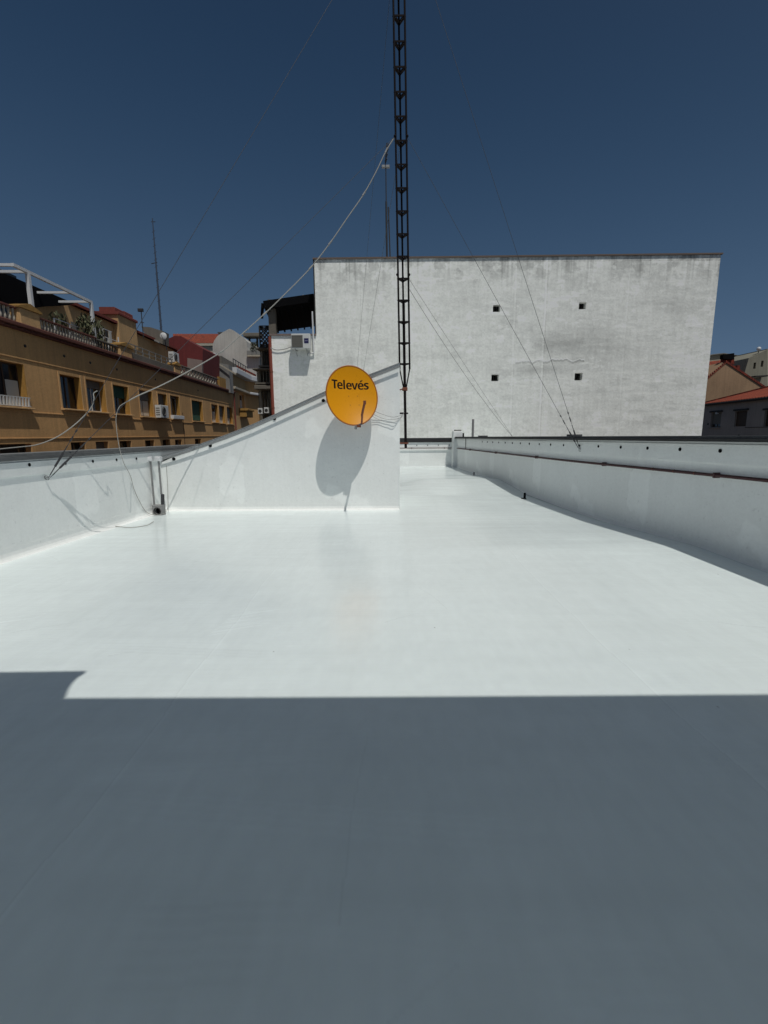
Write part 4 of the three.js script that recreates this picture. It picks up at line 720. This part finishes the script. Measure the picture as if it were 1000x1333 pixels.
// rooftop aerials over the street
{
  const t = thing('lattice_aerial', 'thin tall lattice aerial standing behind the maroon gable', 'aerial', atDepth(210.5, 436, 38));
  const top = atDepth(198.5, 284, 38).sub(t.position), at = k => top.clone().multiplyScalar(k);
  mesh('pole', [bar(at(-.05), at(.55), .075, 6, .06), bar(at(.55), at(1), .055, 6, .03)], std(lin(.05, .07, .11), .7), t);
  for (let i = 1; i < 16; i++) mesh('rung', [beam(at(i / 17).add(V(-.12, 0, 0)), at(i / 17 + .015).add(V(.12, 0, 0)), .02, .03)], std(lin(.05, .07, .11), .7), t);
  mesh('element', [bar(at(.62).add(V(-.35, 0, 0)), at(.63).add(V(.1, 0, 0)), .03), bar(at(.97).add(V(-.12, 0, 0)), at(.97).add(V(.2, 0, 0)), .025)], M.iron, t);
  const k = thing('television_aerial', 'small dark aerial with a blunt head on the red attic roof', 'aerial', atDepth(185.5, 424, 33));
  mesh('pole', [bar(V(0, -.8, 0), V(0, .95, 0), .03)], M.iron, k); mesh('head', [chbox(-.2, .14, .9, 1.1, -.1, .1, .03)], M.iron, k); mesh('element', [bar(V(-.1, .2, 0), V(.12, .2, 0), .025)], M.iron, k);
}

// ---------------------------------------------------------------- houses on the courtyard side
{
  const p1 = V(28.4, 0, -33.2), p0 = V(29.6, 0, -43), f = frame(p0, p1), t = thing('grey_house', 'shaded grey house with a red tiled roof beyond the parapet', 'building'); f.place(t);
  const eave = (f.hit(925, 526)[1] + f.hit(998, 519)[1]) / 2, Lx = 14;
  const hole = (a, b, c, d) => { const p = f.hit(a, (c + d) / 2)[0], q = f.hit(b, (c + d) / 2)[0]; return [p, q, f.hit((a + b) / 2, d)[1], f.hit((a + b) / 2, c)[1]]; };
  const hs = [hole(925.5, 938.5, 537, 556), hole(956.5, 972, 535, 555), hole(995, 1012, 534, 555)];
  mesh('wall', [prism(rect(-3, Lx, -15, eave), .3, hs.map(h => rect(...h))).translate(0, 0, -.3)], M.greyWall, t); mesh('body', [box(-2.98, Lx - .02, -14.999, eave - .05, -9, -.5)], M.greyWall, t);
  hs.forEach((h, i) => { windowIn(t, h, { depth: .18, shutter: i ? .96 : .8, shMat: i ? M.frameDark : M.shutter, sill: i === 0 }); mesh('lintel', [chbox(h[0] - .15, h[1] + .15, h[3] + .02, h[3] + .16, .001, .12, .01)], M.dark, t); });  // dark shutters added so the panes show little bright sky reflection
  mesh('cable_run', [bar(V(hs[1][1], hs[1][2] - .1, .03), V(Lx, hs[1][2] - .1, .03), .02)], M.dark, t); mesh('gutter', [bar(V(-3, eave - .02, .3), V(Lx, eave - .02, .3), .1)], M.dark, t);
  const lamp = f.hit(935.5, 538); mesh('wall_lamp', [new THREE.SphereGeometry(.1, 10, 8).translate(lamp[0], lamp[1], .16), box(lamp[0] - .05, lamp[0] + .05, lamp[1] - .05, lamp[1] + .05, 0, .1)], M.whiteMetal, t);
  for (const [a, b] of [[922, 552], [962, 567]]) { const q = f.hit(a, b); mesh('wall_vent', [box(q[0] - .08, q[0] + .08, q[1] - .08, q[1] + .08, .001, .03)], M.dark, t); }
  const rise = 1.9, run = 6; tiledRoof('roof', [V(-.6, eave + .05, .35), V(Lx, eave + .05, .35), V(Lx, eave + rise + .1, -run), V(3.2, eave + rise, -run)], t, M.tile, 44);
  mesh('verge', [beam(V(-.6, eave + .12, .3), V(3.2, eave + rise + .1, -run), .22, .2)], M.tileDark, t); mesh('ridge', [bar(V(3.2, eave + rise + .05, -run), V(Lx, eave + rise + .15, -run), .15)], M.tileDark, t);
}
{
  const d = 52, t = thing('brick_gable_house', 'brown gabled house with dark tiled verge and a black chimney', 'building');
  mesh('gable_wall', [prism(poly([[900, 600], [900, 508], [946, 470.5], [1000, 507], [1030, 525], [1030, 600]], d), 10).translate(0, 0, -d - 10)], M.brickFar, t);
  mesh('verge', [prism(poly([[945, 469], [1000, 505], [1030, 523], [1030, 526], [1000, 508], [945, 472]], d - .06), .5).translate(0, 0, -d - .42)], M.tileDark, t);
  const a = atDepth(915, 497, d - .05), b = atDepth(946, 470.5, d - .05), c = atDepth(944, 469, d + 4), e = atDepth(922, 471.5, d + 4);
  tiledRoof('roof', [a, b, c, e], t, M.tile, 12);
  const k = poly([[942, 472], [942, 461.5], [956, 460], [956, 474]], d + 1); mesh('chimney', [prism(k, .45).translate(0, 0, -d - 1.45)], M.tileDark, t);
  mesh('chimney_cowl', [prism(poly([[941.5, 467], [941.5, 461.5], [956, 459.5], [956, 468]], d + .6), .5).translate(0, 0, -d - 1.1)], M.black, t);
  mesh('small_pot', [prism(poly([[960, 480], [960, 475.5], [963.5, 475.5], [963.5, 482]], d + 1), .5).translate(0, 0, -d - 1.5)], M.tileDark, t);
}
{
  const d = 68, t = thing('pale_block', 'long pale far block behind the black chimney', 'building');
  mesh('wall', [prism(poly([[915, 600], [915, 464.5], [928, 462], [942, 460.5], [975, 465.5], [975, 600]], d), 8).translate(0, 0, -d - 8)], M.beige, t);
  mesh('parapet', [prism(poly([[915, 464.5], [928, 462], [942, 460.5], [975, 465.5], [975, 464.6], [942, 459.6], [928, 461], [915, 463.5]], d - .2), .5).translate(0, 0, -d - .2)], M.concrete, t);
  const k = thing('beige_tower', 'beige sloping-topped far tower with two narrow windows', 'building'), e = 62;
  const o = poly([[968, 600], [968, 490], [975, 466], [999, 455], [999, 600]], e), hs = [[981.5, 983.5, 472, 480], [991.3, 993.3, 469.5, 477.5]].map(([a, b, c, f]) => { const p = poly([[a, c], [b, f]], e); return rect(p[0][0], p[1][0], p[1][1], p[0][1]); });
  mesh('wall', [prism(o, .4, hs).translate(0, 0, -e - .4)], M.beigeDark, k); mesh('body', [prism(o, 5).translate(0, 0, -e - 5.45)], M.beigeDark, k);
  hs.forEach(h => mesh('window', [box(h[0][0], h[1][0], h[0][1], h[2][1], -e - .38, -e - .3)], M.glass, k));
  const q = poly([[999, 600], [999, 454], [1030, 452], [1030, 600]], e + .5); mesh('side_wall', [prism(q, 5).translate(0, 0, -e - 5.5)], M.beige, k); mesh('ledge', [prism(poly([[984, 489], [1000, 488], [1000, 490], [984, 490.5]], e - 1), .9).translate(0, 0, -e + .08)], M.dark, k);
  const s = thing('roof_lamp', 'small white ball on a stalk on the beige tower', 'lamp', atDepth(987, 462, e + .2)); mesh('ball', [new THREE.SphereGeometry(.25, 10, 8).translate(0, .75, 0)], M.whiteMetal, s); mesh('stalk', [bar(V(0, -.4, 0), V(0, .6, 0), .04)], M.iron, s);
}

renderer.render(scene, camera);
